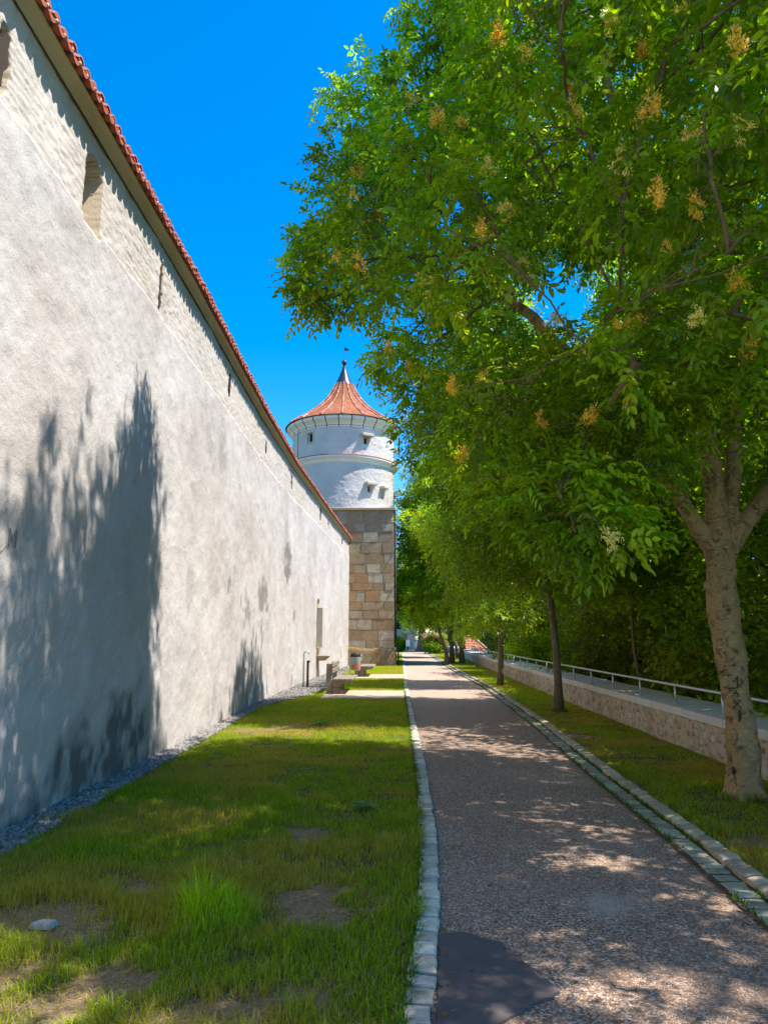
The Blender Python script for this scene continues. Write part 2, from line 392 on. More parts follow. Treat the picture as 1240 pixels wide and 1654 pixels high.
# cross path at the far end
mb = MB(); mb.add([[-9, 62, .012], [9, 63, .012], [9, 67, .012], [-9, 68, .012]], [(0, 1, 2, 3)], (0, .6, 0)); tag(mb.build('cross_path', MT['asphalt']), 'asphalt cross path at far end', kind='structure')
# tarmac repair
ol = [(712, 1512), (745, 1511), (778, 1517), (812, 1532), (838, 1556), (862, 1578), (903, 1602), (900, 1612), (872, 1622), (845, 1640), (820, 1654), (780, 1670), (700, 1680), (704, 1640), (708, 1580)]
P = np.array([gnd(*p) for p in ol]); cen = P.mean(0); mb = MB(); V = [[cen[0], cen[1], .017]]
m = 60; L = []
for k in range(m):
    t = k/m*len(P); i = int(t); q = P[i]*(1-t+i)+P[(i+1) % len(P)]*(t-i); q = q+(fbm(np.array([q[0]*14, q[0]*14+9, 0]), np.array([q[1]*14, q[1]*14, 0]), s=8)-.5)*.07; q[0] = max(q[0], kl(q[1])+.066); L.append(q)
V += [[q[0], q[1], .0165] for q in L]+[[q[0], q[1], -.005] for q in L]
Fs = [(0, 1+k, 1+(k+1) % m) for k in range(m)]+[(1+k, 1+m+k, 1+m+(k+1) % m, 1+(k+1) % m) for k in range(m)]
mb.add(V, Fs); tag(mb.build('tarmac_patch', MT['patch']), 'dark smooth tarmac repair in the path', kind='structure')

def sett_row(name, xf, y0, y1, wid, ln, top, label, cf, slope=0.0, dip=None):
    mb = MB(); y = y0
    while y < y1:
        l = ln*random.uniform(.75, 1.3); xm = float(xf(y+l/2)); wv = wid*random.uniform(.88, 1.1); g_ = .013
        c = np.array(cf(y))*random.uniform(.72, 1.22)*np.array([1, random.uniform(.96, 1.04), random.uniform(.92, 1.05)])
        h = top+random.uniform(-.006, .006)
        dx = float(xf(y+l)-xf(y)); A = math.atan2(-dx, l)+random.uniform(-.03, .03)
        M = np.array([[math.cos(A), -math.sin(A), 0], [math.sin(A), math.cos(A), 0], [slope, random.uniform(-.04, .04), 1]])
        x0, x1, a0, a1 = -wv/2, wv/2, -l/2+g_, l/2-g_; b_ = .011; ch = .010
        V = np.array([[x, yy, z] for z, i in ((-.12, 0), (-ch, 0), (0, b_)) for (x, yy) in ((x0+i, a0+i), (0, a0+i*.6), (x1-i, a0+i), (x1-i*.6, 0), (x1-i, a1-i), (0, a1-i*.6), (x0+i, a1-i), (x0+i*.6, 0))], float)
        V[:, :2] += (R.rand(24, 2)-.5)*.009; V[16:, 2] += (R.rand(8)-.5)*.004
        V = np.vstack([V, [[0, 0, .004]]])@M.T+[xm, y+l/2, h]
        Fs = []
        for lv in (0, 1):
            for k in range(8): Fs.append((lv*8+k, lv*8+(k+1) % 8, (lv+1)*8+(k+1) % 8, (lv+1)*8+k))
        for k in range(8): Fs.append((16+k, 16+(k+1) % 8, 24))
        mb.add(V, Fs, c); y += l
        if y > 30: ln = .3
    o = mb.build(name, MT['sett'], None, False); return tag(o, label, kind='structure')
sett_row('path_kerb', kl, .6, 62, .128, .155, .030, 'row of pale grey setts edging the lawn side of the path', lambda y: (.58, .50, .385))
sett_row('gutter_setts', lambda y: kr(y)+.085, 1.5, 62, .155, .135, .008, 'sunken greenish sett row beside the path', lambda y: (.37, .34, .24))
sett_row('verge_kerb', lambda y: kr(y)+.245, 1.5, 62, .115, .16, .045, 'raised row of buff setts edging the verge', lambda y: (.46, .37, .25), .12)
mb = MB()
for y in np.arange(.5, 62, 1.0):
    for f, a, b_ in ((kl, -.085, .085), (kr, -.02, .33)):
        mb.add([[f(y)+a, y, .000], [f(y)+b_, y, .000], [f(y+1)+b_, y+1, .000], [f(y+1)+a, y+1, .000]], [(0, 1, 2, 3)])
tag(mb.build('kerb_bed', MT['grout']), 'dirt filling the joints of the setts', kind='structure')
# bench pads of fine gravel
mb = MB()
for (x0, x1, y0, y1) in ((-2.1, .13, 18.0, 20.6), (-1.9, .11, 26.4, 29.2)):
    n = 14; e = [(x0+(x1-x0)*k/n, y0+random.uniform(-.08, .08)) for k in range(n+1)]+[(x1-(x1-x0)*k/n, y1+random.uniform(-.1, .1)) for k in range(n+1)]
    mb.add([[a, c_, .022] for a, c_ in e], [tuple(range(len(e)))])
tag(mb.build('gravel_pad', MT['gravpad']), 'reddish gravel pads running from the path to the benches', kind='structure')

def pebbles(name, pts, size, label, tone):
    n = len(pts); ic = np.array([[1, 0, 0], [-1, 0, 0], [0, 1, 0], [0, -1, 0], [0, 0, 1], [0, 0, -1]], float)
    fc = np.array([[0, 2, 4], [2, 1, 4], [1, 3, 4], [3, 0, 4], [2, 0, 5], [1, 2, 5], [3, 1, 5], [0, 3, 5]])
    s = size*(.4+R.rand(n)**2*1.3); A = R.rand(n)*PI; sc3 = np.stack([s, s*(.6+.4*R.rand(n)), s*(.35+.3*R.rand(n))], 1)
    V = ic[None]*sc3[:, None, :]; V = V*(1+.3*(R.rand(n, 6, 1)-.5)); ca, sa = np.cos(A)[:, None], np.sin(A)[:, None]
    V = np.stack([V[..., 0]*ca-V[..., 1]*sa, V[..., 0]*sa+V[..., 1]*ca, V[..., 2]], -1)+pts[:, None, :]
    c = np.repeat((np.array(tone)*(.35+.75*R.rand(n, 1))*(1+(R.rand(n, 3)-.5)*.12)), 6, 0)
    o = npmesh(name, V.reshape(-1, 3), [(fc[None]+np.arange(n)[:, None, None]*6).reshape(-1, 3)], MT['pebble'], None, c, True); return tag(o, label, 'gravel', kind='stuff')
def gx(y): return wall_x(y)+np.interp(y, [0, 6, 10, 16, 19.0, 21, 24, 30, 37], [.34, .32, .24, .22, .95, 1.2, .85, .7, .25])
yy = np.concatenate([2+R.rand(17000)*8, 10+R.rand(12000)*9, 19+R.rand(13000)*12, 31+R.rand(1500)*6.3]); tt = R.rand(len(yy))**1.15; xw = wall_x(yy); xx = xw-.03+(gx(yy)-xw+.05)*tt
pebbles('gravel', np.stack([xx, yy, .012+R.rand(len(yy))*.02], 1), .028, 'grey crushed stone strip along the foot of the long wall', (.33, .30, .26))

# ---------------------------------------------------------------- grass
def blades(x, y, hgt, wid, colr, bend=.5, seg=2):
    n = len(x); A = R.rand(n)*2*PI; d = np.stack([np.cos(A), np.sin(A), np.zeros(n)], 1); B = A+PI/2+(R.rand(n)-.5)
    s = np.stack([np.cos(B), np.sin(B), np.zeros(n)], 1)*(wid/2)[:, None]; z = np.full(n, .0); base = np.stack([x, y, z-.005], 1); up = np.array([0, 0, 1.])
    k = bend*(.3+R.rand(n)); lean = d*(hgt*k)[:, None]
    if seg == 2:
        m_ = base+up*(hgt*.6)[:, None]+lean*.35; t = base+up*(hgt*(1-.25*k))[:, None]+lean
        V = np.stack([base-s, base+s, m_+s*.75, m_-s*.75, t], 1).reshape(-1, 3); i = np.arange(n)[:, None]*5
        F_ = [i+np.array([[0, 1, 2, 3]]), i+np.array([[3, 2, 4]])]; kk = 5
    else:
        t = base+up*hgt[:, None]+lean; V = np.stack([base-s, base+s, t], 1).reshape(-1, 3); F_ = [np.arange(n)[:, None]*3+np.array([[0, 1, 2]])]; kk = 3
    return V, F_, np.repeat(colr, kk, 0)
def lawn(name, regions, label):
    Vs, F3, F4, Cs, n0 = [], [], [], [], 0
    for (xa, xb, y0, y1, dens, hh, ww, seg) in regions:
        area = (y1-y0)*(np.max(xb(np.array([y0, y1])))-np.min(xa(np.array([y0, y1])))); n = int(area*dens)
        y = y0+R.rand(n)*(y1-y0); a, b_ = xa(y), xb(y); x = a+(b_-a)*R.rand(n)
        ba = bare(x, y); cl = fbm(x*4, y*4, s=11); keep = R.rand(n) > ba*.86; keep &= R.rand(n) < .25+1.6*sstep(.25, .6, cl)
        for (px0, px1, py0, py1) in ((-2.1, .12, 18.0, 20.6), (-1.9, .1, 26.4, 29.2)): keep &= ~((x > px0) & (x < px1) & (y > py0+.02) & (y < py1-.03) & (R.rand(n) > .03))
        keep &= ~((x < gx(y)) & (R.rand(n) > .05)) | (xa is kr)
        x, y, ba, cl = x[keep], y[keep], ba[keep], cl[keep]; n = len(x)
        big = sstep(.52, .72, fbm(x*1.6, y*1.6, s=40)); h = hh*(.45+.9*R.rand(n))*(.7+.5*cl+1.0*big*(y < 8))*(1-.5*ba)
        # a tall tuft
        tp = gnd(345, 1490); dd = np.hypot(x-tp[0], y-tp[1]); h *= 1+1.9*(1-sstep(.1, .34, dd))
        tuft = (1-sstep(.08, .36, dd))[:, None]
        dry = np.clip(sstep(.46, .66, fbm(x*1.1+3, y*1.1, s=60))*.75+ba*.8+.5*(R.rand(n)-.4)+.12, 0, 1)[:, None]*(1-tuft)
        g1 = np.array([.145, .26, .004]); g2 = np.array([.27, .40, .008]); dr = np.array([.48, .34, .07])
        if xa is kr_in: dry = np.clip(dry*1.5+.05, 0, 1)
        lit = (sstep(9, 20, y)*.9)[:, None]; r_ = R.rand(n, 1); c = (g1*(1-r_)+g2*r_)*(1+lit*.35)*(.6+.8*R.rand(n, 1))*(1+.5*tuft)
        c = c*(1-dry*.62)+dr*dry*.62; straw = R.rand(n) < .07; c[straw] = np.array([.38, .31, .15])*(.7+.6*R.rand(straw.sum(), 1))
        V, F_, cc = blades(x, y, h, ww*(.6+.8*R.rand(n)), c, .75, seg)
        for f in F_: (F4 if f.shape[1] == 4 else F3).append(f.reshape(-1, f.shape[1])+n0)
        Vs.append(V); Cs.append(cc); n0 += len(V)
    o = npmesh(name, np.concatenate(Vs), [np.concatenate(F3)]+([np.concatenate(F4)] if F4 else []), MT['blade'], None, np.concatenate(Cs)); return tag(o, label, 'grass', kind='stuff')
xl = lambda y: wall_x(y)+.12
kl_in = lambda y: kl(y)-.045+.03*np.sin(y*9)
kr_in = lambda y: kr(y)+.31
px_in = lambda y: par_x(y)-.01
lawn('lawn_grass', [(xl, kl_in, 2.2, 6.5, 9500, .055, .0042, 2), (xl, kl_in, 6.5, 11, 7500, .045, .0050, 2), (xl, kl_in, 11, 19, 4200, .045, .008, 1), (xl, kl_in, 19, 37.3, 1800, .05, .014, 1), (lambda y: -.25+0*y, kl_in, 37.3, 62, 900, .06, .03, 1)], 'green and straw coloured grass between long wall and path')
lawn('verge_grass', [(kr_in, px_in, 3, 9, 7000, .032, .0046, 2), (kr_in, px_in, 9, 18, 3600, .035, .008, 1), (kr_in, px_in, 18, 45, 1400, .05, .015, 1), (kr_in, px_in, 45, 62, 500, .07, .035, 1)], 'thin grass strip between path and low parapet')
# dead leaves and grit blown onto the path edges
n = 420; y = 2.5+R.rand(n)**1.2*22; sd = R.rand(n) < .65; x = np.where(sd, kr(y)-np.abs(R.randn(n))*.16+.15, kl(y)+.06+np.abs(R.randn(n))*.12); A_ = R.rand(n)*2*PI
leaves_P = (np.stack([x, y, .022+R.rand(n)*.01], 1), np.stack([np.cos(A_), np.sin(A_), .15*R.randn(n)], 1), np.stack([.3*R.randn(n), .3*R.randn(n), 1+0*x], 1), .02+.035*R.rand(n))
# flat dead straw on the thin patches
n = 90000; y = 2.6+R.rand(n)**1.3*9; x = -3+R.rand(n)*7; ba = bare(x, y); k = (R.rand(n) < .06+.5*ba) & (((x < kl(y)-.08) & (x > wall_x(y)+.3)) | ((x > kr(y)+.36) & (x < 4.0))); x, y = x[k], y[k]; n = len(x)
A_ = R.rand(n)*2*PI; L_ = .02+.05*R.rand(n); d_ = np.stack([np.cos(A_)*L_, np.sin(A_)*L_, (R.rand(n)-.3)*.012], 1); s_ = np.stack([-np.sin(A_), np.cos(A_), 0*A_], 1)*.0018; b0 = np.stack([x, y, .008+R.rand(n)*.014], 1)
tag(npmesh('dead_straw', np.stack([b0-s_, b0+s_, b0+d_+s_, b0+d_-s_], 1).reshape(-1, 3), [np.arange(n)[:, None]*4+np.array([[0, 1, 2, 3]])], MT['blade'], None, np.repeat(np.array([.42, .33, .17])*(.4+.8*R.rand(n, 1)), 4, 0)), 'dead straw and thatch lying between the grass', 'straw', kind='stuff')
# weeds creeping over the gutter and kerb edges
n = 5200; y = 3+R.rand(n)**1.5*40; on = fbm(y*1.3, y*0+5, s=77) > .5; y = y[on]; n = len(y); x = kr(y)+.0+.17*R.choice([0, 1, 1], n)+(R.rand(n)-.5)*.035
V1, F1, c1 = blades(x, y, .03+.03*R.rand(n), .008+R.rand(n)*.006, np.array([.07, .16, .02])*(.6+.7*R.rand(n, 1)), .9, 2)
n = 5200; y2 = 2.4+R.rand(n)**1.3*18; x2 = kl(y2)-.055+(R.rand(n)-.5)*.03
V2, F2, c2 = blades(x2, y2, .03+.06*R.rand(n), .004+R.rand(n)*.003, np.array([.07, .17, .02])*(.6+.7*R.rand(n, 1)), 1.1, 2)
n = 900; a_ = R.rand(n)*2*PI; tsel = R.rand(n) < .6; q_ = np.where(tsel, .19, .10)+np.abs(R.randn(n))*.07; x3 = np.where(tsel, 3.46, 3.36)+np.cos(a_)*q_; y3 = np.where(tsel, 7.33, 15.15)+np.sin(a_)*q_
V3, F3_, c3 = blades(x3, y3, .04+.09*R.rand(n), .005+R.rand(n)*.003, np.array([.16, .24, .02])*(.5+.9*R.rand(n, 1)), .8, 2)
k = len(V1); k3 = k+len(V2); tag(npmesh('edge_weeds', np.vstack([V1, V2, V3]), [np.concatenate([F1[0], F2[0]+k, F3_[0]+k3]), np.concatenate([F1[1], F2[1]+k, F3_[1]+k3])], MT['blade'], None, np.vstack([c1, c2, c3])), 'grass tufts creeping over the edges of the setts', 'weeds', kind='stuff')

# broad-leaved plantains and clovers
def rosette(name, p, r, nl, label, c):
    mb = MB()
    for k in range(nl):
        a = k/nl*2*PI+random.uniform(-.3, .3); L = r*random.uniform(.7, 1.1); d = np.array([math.cos(a), math.sin(a), 0]); s_ = np.array([-d[1], d[0], 0])*L*.2
        V = [p+d*.01, p+d*L*.35+s_+[0, 0, L*.35], p+d*L*.8+s_*.8+[0, 0, L*.4], p+d*L+[0, 0, L*.25], p+d*L*.8-s_*.8+[0, 0, L*.4], p+d*L*.35-s_+[0, 0, L*.35], p+d*L*.55+[0, 0, L*.3]]
        mb.add(V, [(0, 1, 6), (1, 2, 6), (2, 3, 6), (3, 4, 6), (4, 5, 6), (5, 0, 6)], np.array(c)*random.uniform(.8, 1.2))
    tag(mb.build(name, MT['blade']), label, 'weed')
rosette('broadleaf_weed', gnd(588, 1308), .15, 11, 'pale broad leaved weed rosette in the lawn right of centre', (.16, .26, .08))
rosette('broadleaf_weed', gnd(515, 1172), .22, 9, 'small broad leaved weed in the sunny strip of lawn by the bench', (.13, .27, .05))
P = gnd(70, 1497); mb = MB(); mb.add([P+[-.07, -.03, .0], P+[.06, -.045, .0], P+[.08, .03, .0], P+[-.03, .045, .0], P+[-.055, -.02, .03], P+[.05, -.03, .035], P+[.06, .02, .03], P+[-.02, .03, .028]], [(4, 5, 6, 7), (0, 1, 5, 4), (1, 2, 6, 5), (2, 3, 7, 6), (3, 0, 4, 7)], (.5, .46, .42))
tag(mb.build('stone', MT['sett']), 'flat pale stone lying in the bare patch of lawn', 'stone')

# ---------------------------------------------------------------- the long wall
wall = empty('fortress_wall', (-3.3, 18, 0)); tag(wall, 'long tall whitewashed fortress wall with red tiled coping', 'wall')
wall.location = (0, 0, 0)
ya = np.concatenate([np.arange(1.5, 9.5, .022), np.arange(9.5, 20, .05), np.arange(20, 37.46, .1)]); ya[-1] = 37.42
za = np.concatenate([np.arange(-.1, 5.7, .035), np.arange(5.7, 6.86, .018)])
Y, Z = np.meshgrid(ya, za, indexing='ij'); Z = Z*(eave_z(Y)-.03)/7.0*(7.0/6.85)
n1 = fbm(Y*.9, Z*.9, s=1)-.5; n2 = fbm(Y*4, Z*4, s=2)-.5; n3 = fbm(Y*14, Z*14, o=3, s=3)-.5
bz = 5.93+.10*(fbm(Y*.6, Y*0+1, s=31)-.5)+.05*(fbm(Y*5, Y*0+2, s=32)-.5)
up = sstep(-.012, .012, Z-bz); band = up
rows = np.abs(((Z*9.5+.7*n1*4) % 1)-.5)*2; rows = np.abs(((Z*13+.5*n1*4+.5*n2) % 1)-.5)*2; cols = np.abs(((Y*3.6+(np.floor(Z*9.5+.7*n1*4) % 2)*.5+n2*.4) % 1)-.5)*2
brick = np.minimum(sstep(.0, .35, 1-rows), sstep(0, .14, 1-cols))
D = n1*.05+n2*(.028*(1-up)+.02*up)+n3*(.008*(1-up)+.022*up)-up*.024+up*(brick-.6)*.006*sstep(.3,.6,fbm(Y*2.5,Z*2.5,s=77))
RM = np.zeros_like(Y)
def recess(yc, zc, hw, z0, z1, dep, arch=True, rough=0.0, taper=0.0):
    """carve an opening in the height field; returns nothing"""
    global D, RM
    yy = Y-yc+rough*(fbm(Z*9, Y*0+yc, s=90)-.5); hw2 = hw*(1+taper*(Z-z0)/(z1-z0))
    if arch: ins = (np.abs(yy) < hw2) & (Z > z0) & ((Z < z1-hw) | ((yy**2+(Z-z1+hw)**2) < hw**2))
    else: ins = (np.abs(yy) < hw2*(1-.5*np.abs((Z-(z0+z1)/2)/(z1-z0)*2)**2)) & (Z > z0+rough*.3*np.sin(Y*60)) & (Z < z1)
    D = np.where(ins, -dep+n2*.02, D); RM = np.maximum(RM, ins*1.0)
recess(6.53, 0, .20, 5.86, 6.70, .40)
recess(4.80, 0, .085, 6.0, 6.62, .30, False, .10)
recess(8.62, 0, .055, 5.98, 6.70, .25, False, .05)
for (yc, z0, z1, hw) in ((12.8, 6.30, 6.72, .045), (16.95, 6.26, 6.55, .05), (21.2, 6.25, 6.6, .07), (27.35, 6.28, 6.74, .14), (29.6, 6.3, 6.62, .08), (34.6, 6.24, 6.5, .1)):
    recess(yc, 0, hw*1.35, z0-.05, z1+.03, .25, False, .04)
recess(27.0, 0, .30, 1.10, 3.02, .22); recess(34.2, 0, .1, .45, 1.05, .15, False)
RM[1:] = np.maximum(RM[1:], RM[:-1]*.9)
# dark patches, and damp stains along the foot
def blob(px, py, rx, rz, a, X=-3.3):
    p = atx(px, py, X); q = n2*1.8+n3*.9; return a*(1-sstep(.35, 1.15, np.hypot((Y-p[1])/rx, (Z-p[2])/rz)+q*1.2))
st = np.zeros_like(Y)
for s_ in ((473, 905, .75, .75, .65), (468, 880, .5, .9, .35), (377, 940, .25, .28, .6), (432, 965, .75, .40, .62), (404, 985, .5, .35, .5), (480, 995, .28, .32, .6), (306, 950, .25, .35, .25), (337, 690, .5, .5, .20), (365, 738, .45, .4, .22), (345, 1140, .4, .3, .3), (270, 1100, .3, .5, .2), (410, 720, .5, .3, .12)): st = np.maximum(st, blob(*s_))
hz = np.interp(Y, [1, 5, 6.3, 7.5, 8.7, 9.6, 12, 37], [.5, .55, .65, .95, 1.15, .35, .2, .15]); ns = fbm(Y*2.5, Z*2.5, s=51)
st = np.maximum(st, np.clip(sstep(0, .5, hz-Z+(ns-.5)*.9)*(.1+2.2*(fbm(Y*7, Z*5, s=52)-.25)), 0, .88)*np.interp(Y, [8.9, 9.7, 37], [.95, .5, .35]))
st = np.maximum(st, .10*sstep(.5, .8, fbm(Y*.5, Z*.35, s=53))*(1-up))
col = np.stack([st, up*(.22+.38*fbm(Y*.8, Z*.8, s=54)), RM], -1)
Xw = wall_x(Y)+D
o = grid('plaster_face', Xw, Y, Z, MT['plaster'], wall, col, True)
for (yc, hw, z0, z1) in ((4.81, .06, 6.06, 6.58), (8.62, .04, 6.03, 6.66), (12.8, .045, 6.28, 6.72), (16.95, .05, 6.24, 6.56), (21.2, .06, 6.23, 6.6), (27.35, .13, 6.26, 6.74), (29.6, .08, 6.28, 6.62), (34.6, .1, 6.22, 6.5), (34.2, .07, .46, 1.02)):  # dark solid fills stand in for the shade deep inside the slits
    mb = MB(); k = 7; xw = float(wall_x(yc)); L = []
    for j in range(k+1):
        z = z0+(z1-z0)*j/k; w_ = hw*(.35+.65*math.sin(PI*(j+.6)/(k+1.2)))*random.uniform(.8, 1.15); o_ = random.uniform(-.012, .012)*(1+(yc < 5)*2.5)
        L += [[xw-.022, yc-w_+o_, z], [xw-.022, yc+w_+o_, z], [xw-.34, yc+w_+o_, z], [xw-.34, yc-w_+o_, z]]
    Fs = [(4*j+a, 4*j+(a+1) % 4, 4*j+4+(a+1) % 4, 4*j+4+a) for j in range(k) for a in range(4)]+[(0, 1, 2, 3), (4*k, 4*k+1, 4*k+2, 4*k+3)]
    mb.add(L, Fs); mb.build('slit_shade_fill', MT['carve'], wall)
mb = MB()
for y in np.append(np.arange(-8, 37, 1.5), 37.0):   # body behind the face, and the stretch behind the camera
    y2 = min(y+1.5, 37.42); xa, xb = float(wall_x(y)), float(wall_x(y2)); off = .30 if y > .9 else 0; za_, zb_ = float(eave_z(y))+.0, float(eave_z(y2))
    mb.add([[xa-off, y, -.3], [xb-off, y2, -.3], [xb-1.15, y2, -.3], [xa-1.15, y, -.3], [xa-off, y, za_-.05], [xb-off, y2, zb_-.05], [xb-1.15, y2, zb_-.05], [xa-1.15, y, za_-.05]], [(0, 1, 5, 4), (2, 3, 7, 6), (4, 5, 6, 7), (0, 4, 7, 3), (1, 2, 6, 5)], (0, 0, 0))
mb.build('wall_core', MT['plaster'], wall)
# cove moulding under the eaves
prof = [(.0, -.125), (.012, -.12), (.02, -.105), (.035, -.085), (.06, -.06), (.09, -.045), (.12, -.04), (.13, -.02), (-.3, -.02)]
ys = np.append(np.arange(-8, 37.4, .5), 37.42); Xc = np.array([[wall_x(y)+p[0]*.9+.012*math.sin(y*2.2)*(.0+p[0]*3) for p in prof] for y in ys]); Zc = np.array([[eave_z(y)-.01+p[1] for p in prof] for y in ys])
# lower the cove only where the photograph shows it, just under the tiles
Yc = np.repeat(ys[:, None], len(prof), 1); grid('eave_cove', Xc, Yc, Zc, MT['cove'], wall, None, True, True)
# clay tiles: pans and covers, three courses each side of the ridge
mb = MB(); mo = MB(); y = -7.9; sp = .155
while y < 37.3:
    c_ = np.zeros(3)+.5
    for side in (1, -1):
        xw = float(wall_x(y)); z0 = float(eave_z(y))
        xe = xw+.175 if side > 0 else xw-1.15-.15; zr = z0+.36; xr = xw-.52
        near = side > 0
        for kind, dy, rad, sgn in (('pan', 0, .068, -1), ('cover', sp/2, .058, 1)):
            jx = random.uniform(-.012, .012); jz = random.uniform(-.005, .005); seg = 7 if near else 4
            for cs in range(3):
                t0, t1 = cs/3, (cs+1.15)/3; r0, r1 = rad*1.0, rad*.86; A = np.linspace(0, PI, seg+1)
                V = []
                for (t, r_) in ((t0, r0), (t0+.002, r0-.014), (t1, r1)):
                    xx = xe+jx+(xr-xe)*t; zz = z0+jz+(zr-z0)*t+(.03 if kind == 'cover' else .0)+.012*(1-(t-t0)*3)
                    V += [[xx, y+dy+r_*math.cos(a), zz+sgn*r_*math.sin(a)*(.95)] for a in A]
                m_ = seg+1; Fs = [(m_+k, m_+k+1, k+1, k) for k in range(seg)]+[(k, k+1, 2*m_+k+1, 2*m_+k) for k in range(seg)]
                if kind == 'pan': Fs = Fs
                mb.add(V, Fs)
                if kind == 'pan' and near and cs == 0:
                    V = [[xe+jx+.004, y+dy+(r0-.01)*math.cos(a), z0+jz-(r0-.01)*math.sin(a)*.95] for a in A]; mb.add(V, [tuple(range(seg+1))[::-1]])
                if kind == 'cover' and near and cs == 0:
                    V = [[xe-.006, y+dy+(r0-.012)*math.cos(a), z0+jz+.04+(r0-.012)*math.sin(a)*.95] for a in A]; mb.add(V, [tuple(range(seg+1))])
                    if random.random() < .8: mo.tube([[xe-.03, y+dy-.012, z0+.018], [xe+.0, y+dy+random.uniform(-.01, .01), z0+.022+jz]], [.022, .016], 6)
    y += sp
mb.build('roof_tiles', MT['tile'], wall, True); mo.build('mortar_bedding', MT['limest'], wall, True)
mb = MB(); mb.tube([[float(wall_x(y))-.52, y, float(eave_z(y))+.37] for y in np.append(np.arange(-8, 37.4, .4), 37.4)], .1, 10); mb.build('ridge_tiles', MT['tile'], wall, True)
mb = MB()
for y in np.append(np.arange(-8, 37, 1.0), 37.):
    y2 = min(y+1, 37.42); a, b_ = float(wall_x(y)), float(wall_x(y2)); z, z2 = float(eave_z(y)), float(eave_z(y2))
    mb.add([[a+.12, y, z+.0], [b_+.12, y2, z2+.0], [b_-.52, y2, z2+.32], [a-.52, y, z+.32], [a-1.25, y, z], [b_-1.25, y2, z2]], [(0, 1, 2, 3), (3, 2, 5, 4), (0, 4, 5, 1)])
mb.build('roof_deck', MT['wood'], wall)
# scratched initials
mb = MB(); P = atx(28, 868, -3.2)
for (a, b_, c_, d_) in ((-.05, -.11, -.045, .09), (-.045, .09, .0, -.04), (.0, -.04, .05, .10), (.05, .10, .055, -.10), (-.14, -.17, -.02, -.02)):
    mb.tube([[float(wall_x(P[1]))+.018, P[1]+a, P[2]+b_*.8], [float(wall_x(P[1]))+.018, P[1]+c_, P[2]+d_*.8]], .005, 5)
mb.build('scratched_letter', MT['benchstone'], wall)
# door slab, trough and its post in the tall niche
P0 = 27.0; xw = float(wall_x(P0))
mb = MB(); mb.bbox(xw-.18, xw+.20, P0-.12, P0+.30, 1.16, 2.70, .012); mb.build('niche_slab', MT['limest'], wall)
mb = MB(); mb.bbox(xw-.1, xw+.10, P0-.30, P0-.02, .92, 1.16, .01); mb.build('stone_block', MT['warm'], wall)
mb = MB(); V = []
for (x1, hy, z) in ((.30, .26, .66), (.50, .34, .84)):
    V += [[xw-.05, P0-hy, z], [xw+x1, P0-hy, z], [xw+x1, P0+hy, z], [xw-.05, P0+hy, z]]
V += [[xw, P0-.26, .84], [xw+.42, P0-.26, .84], [xw+.42, P0+.26, .84], [xw, P0+.26, .84], [xw+.02, P0-.22, .76], [xw+.36, P0-.22, .76], [xw+.36, P0+.22, .76], [xw+.02, P0+.22, .76]]
Fs = [(3, 2, 1, 0)]+[(i, (i+1) % 4, 4+(i+1) % 4, 4+i) for i in range(4)]+[(4+i, 4+(i+1) % 4, 8+(i+1) % 4, 8+i) for i in range(4)]+[(8+i, 8+(i+1) % 4, 12+(i+1) % 4, 12+i) for i in range(4)]+[(12, 13, 14, 15)]
mb.add(V, Fs); mb.build('spout_trough', MT['warm'], wall)
mb = MB(); mb.bbox(xw-.02, xw+.06, P0-.30, P0-.22, -.02, .9, .008); mb.build('trough_post', MT['warm'], wall)
# standpipe by the wall
sp_ = empty('standpipe', (-3.03, 21.7, 0)); tag(sp_, 'thin upright metal standpipe with hooked top at foot of the white wall', 'pipe')
mb = MB(); mb.tube([[0, 0, 0], [0, 0, 1.02], [.02, 0, 1.09], [.08, 0, 1.12], [.14, 0, 1.10], [.16, 0, 1.05]], .022, 8); mb.build('pipe', MT['galv'], sp_, True)
mb = MB(); mb.tube([[.13, .02, 0], [.13, .02, .78]], .035, 8); mb.box(.10, .19, -.02, .06, .78, .84); mb.build('valve_post', MT['iron'], sp_)

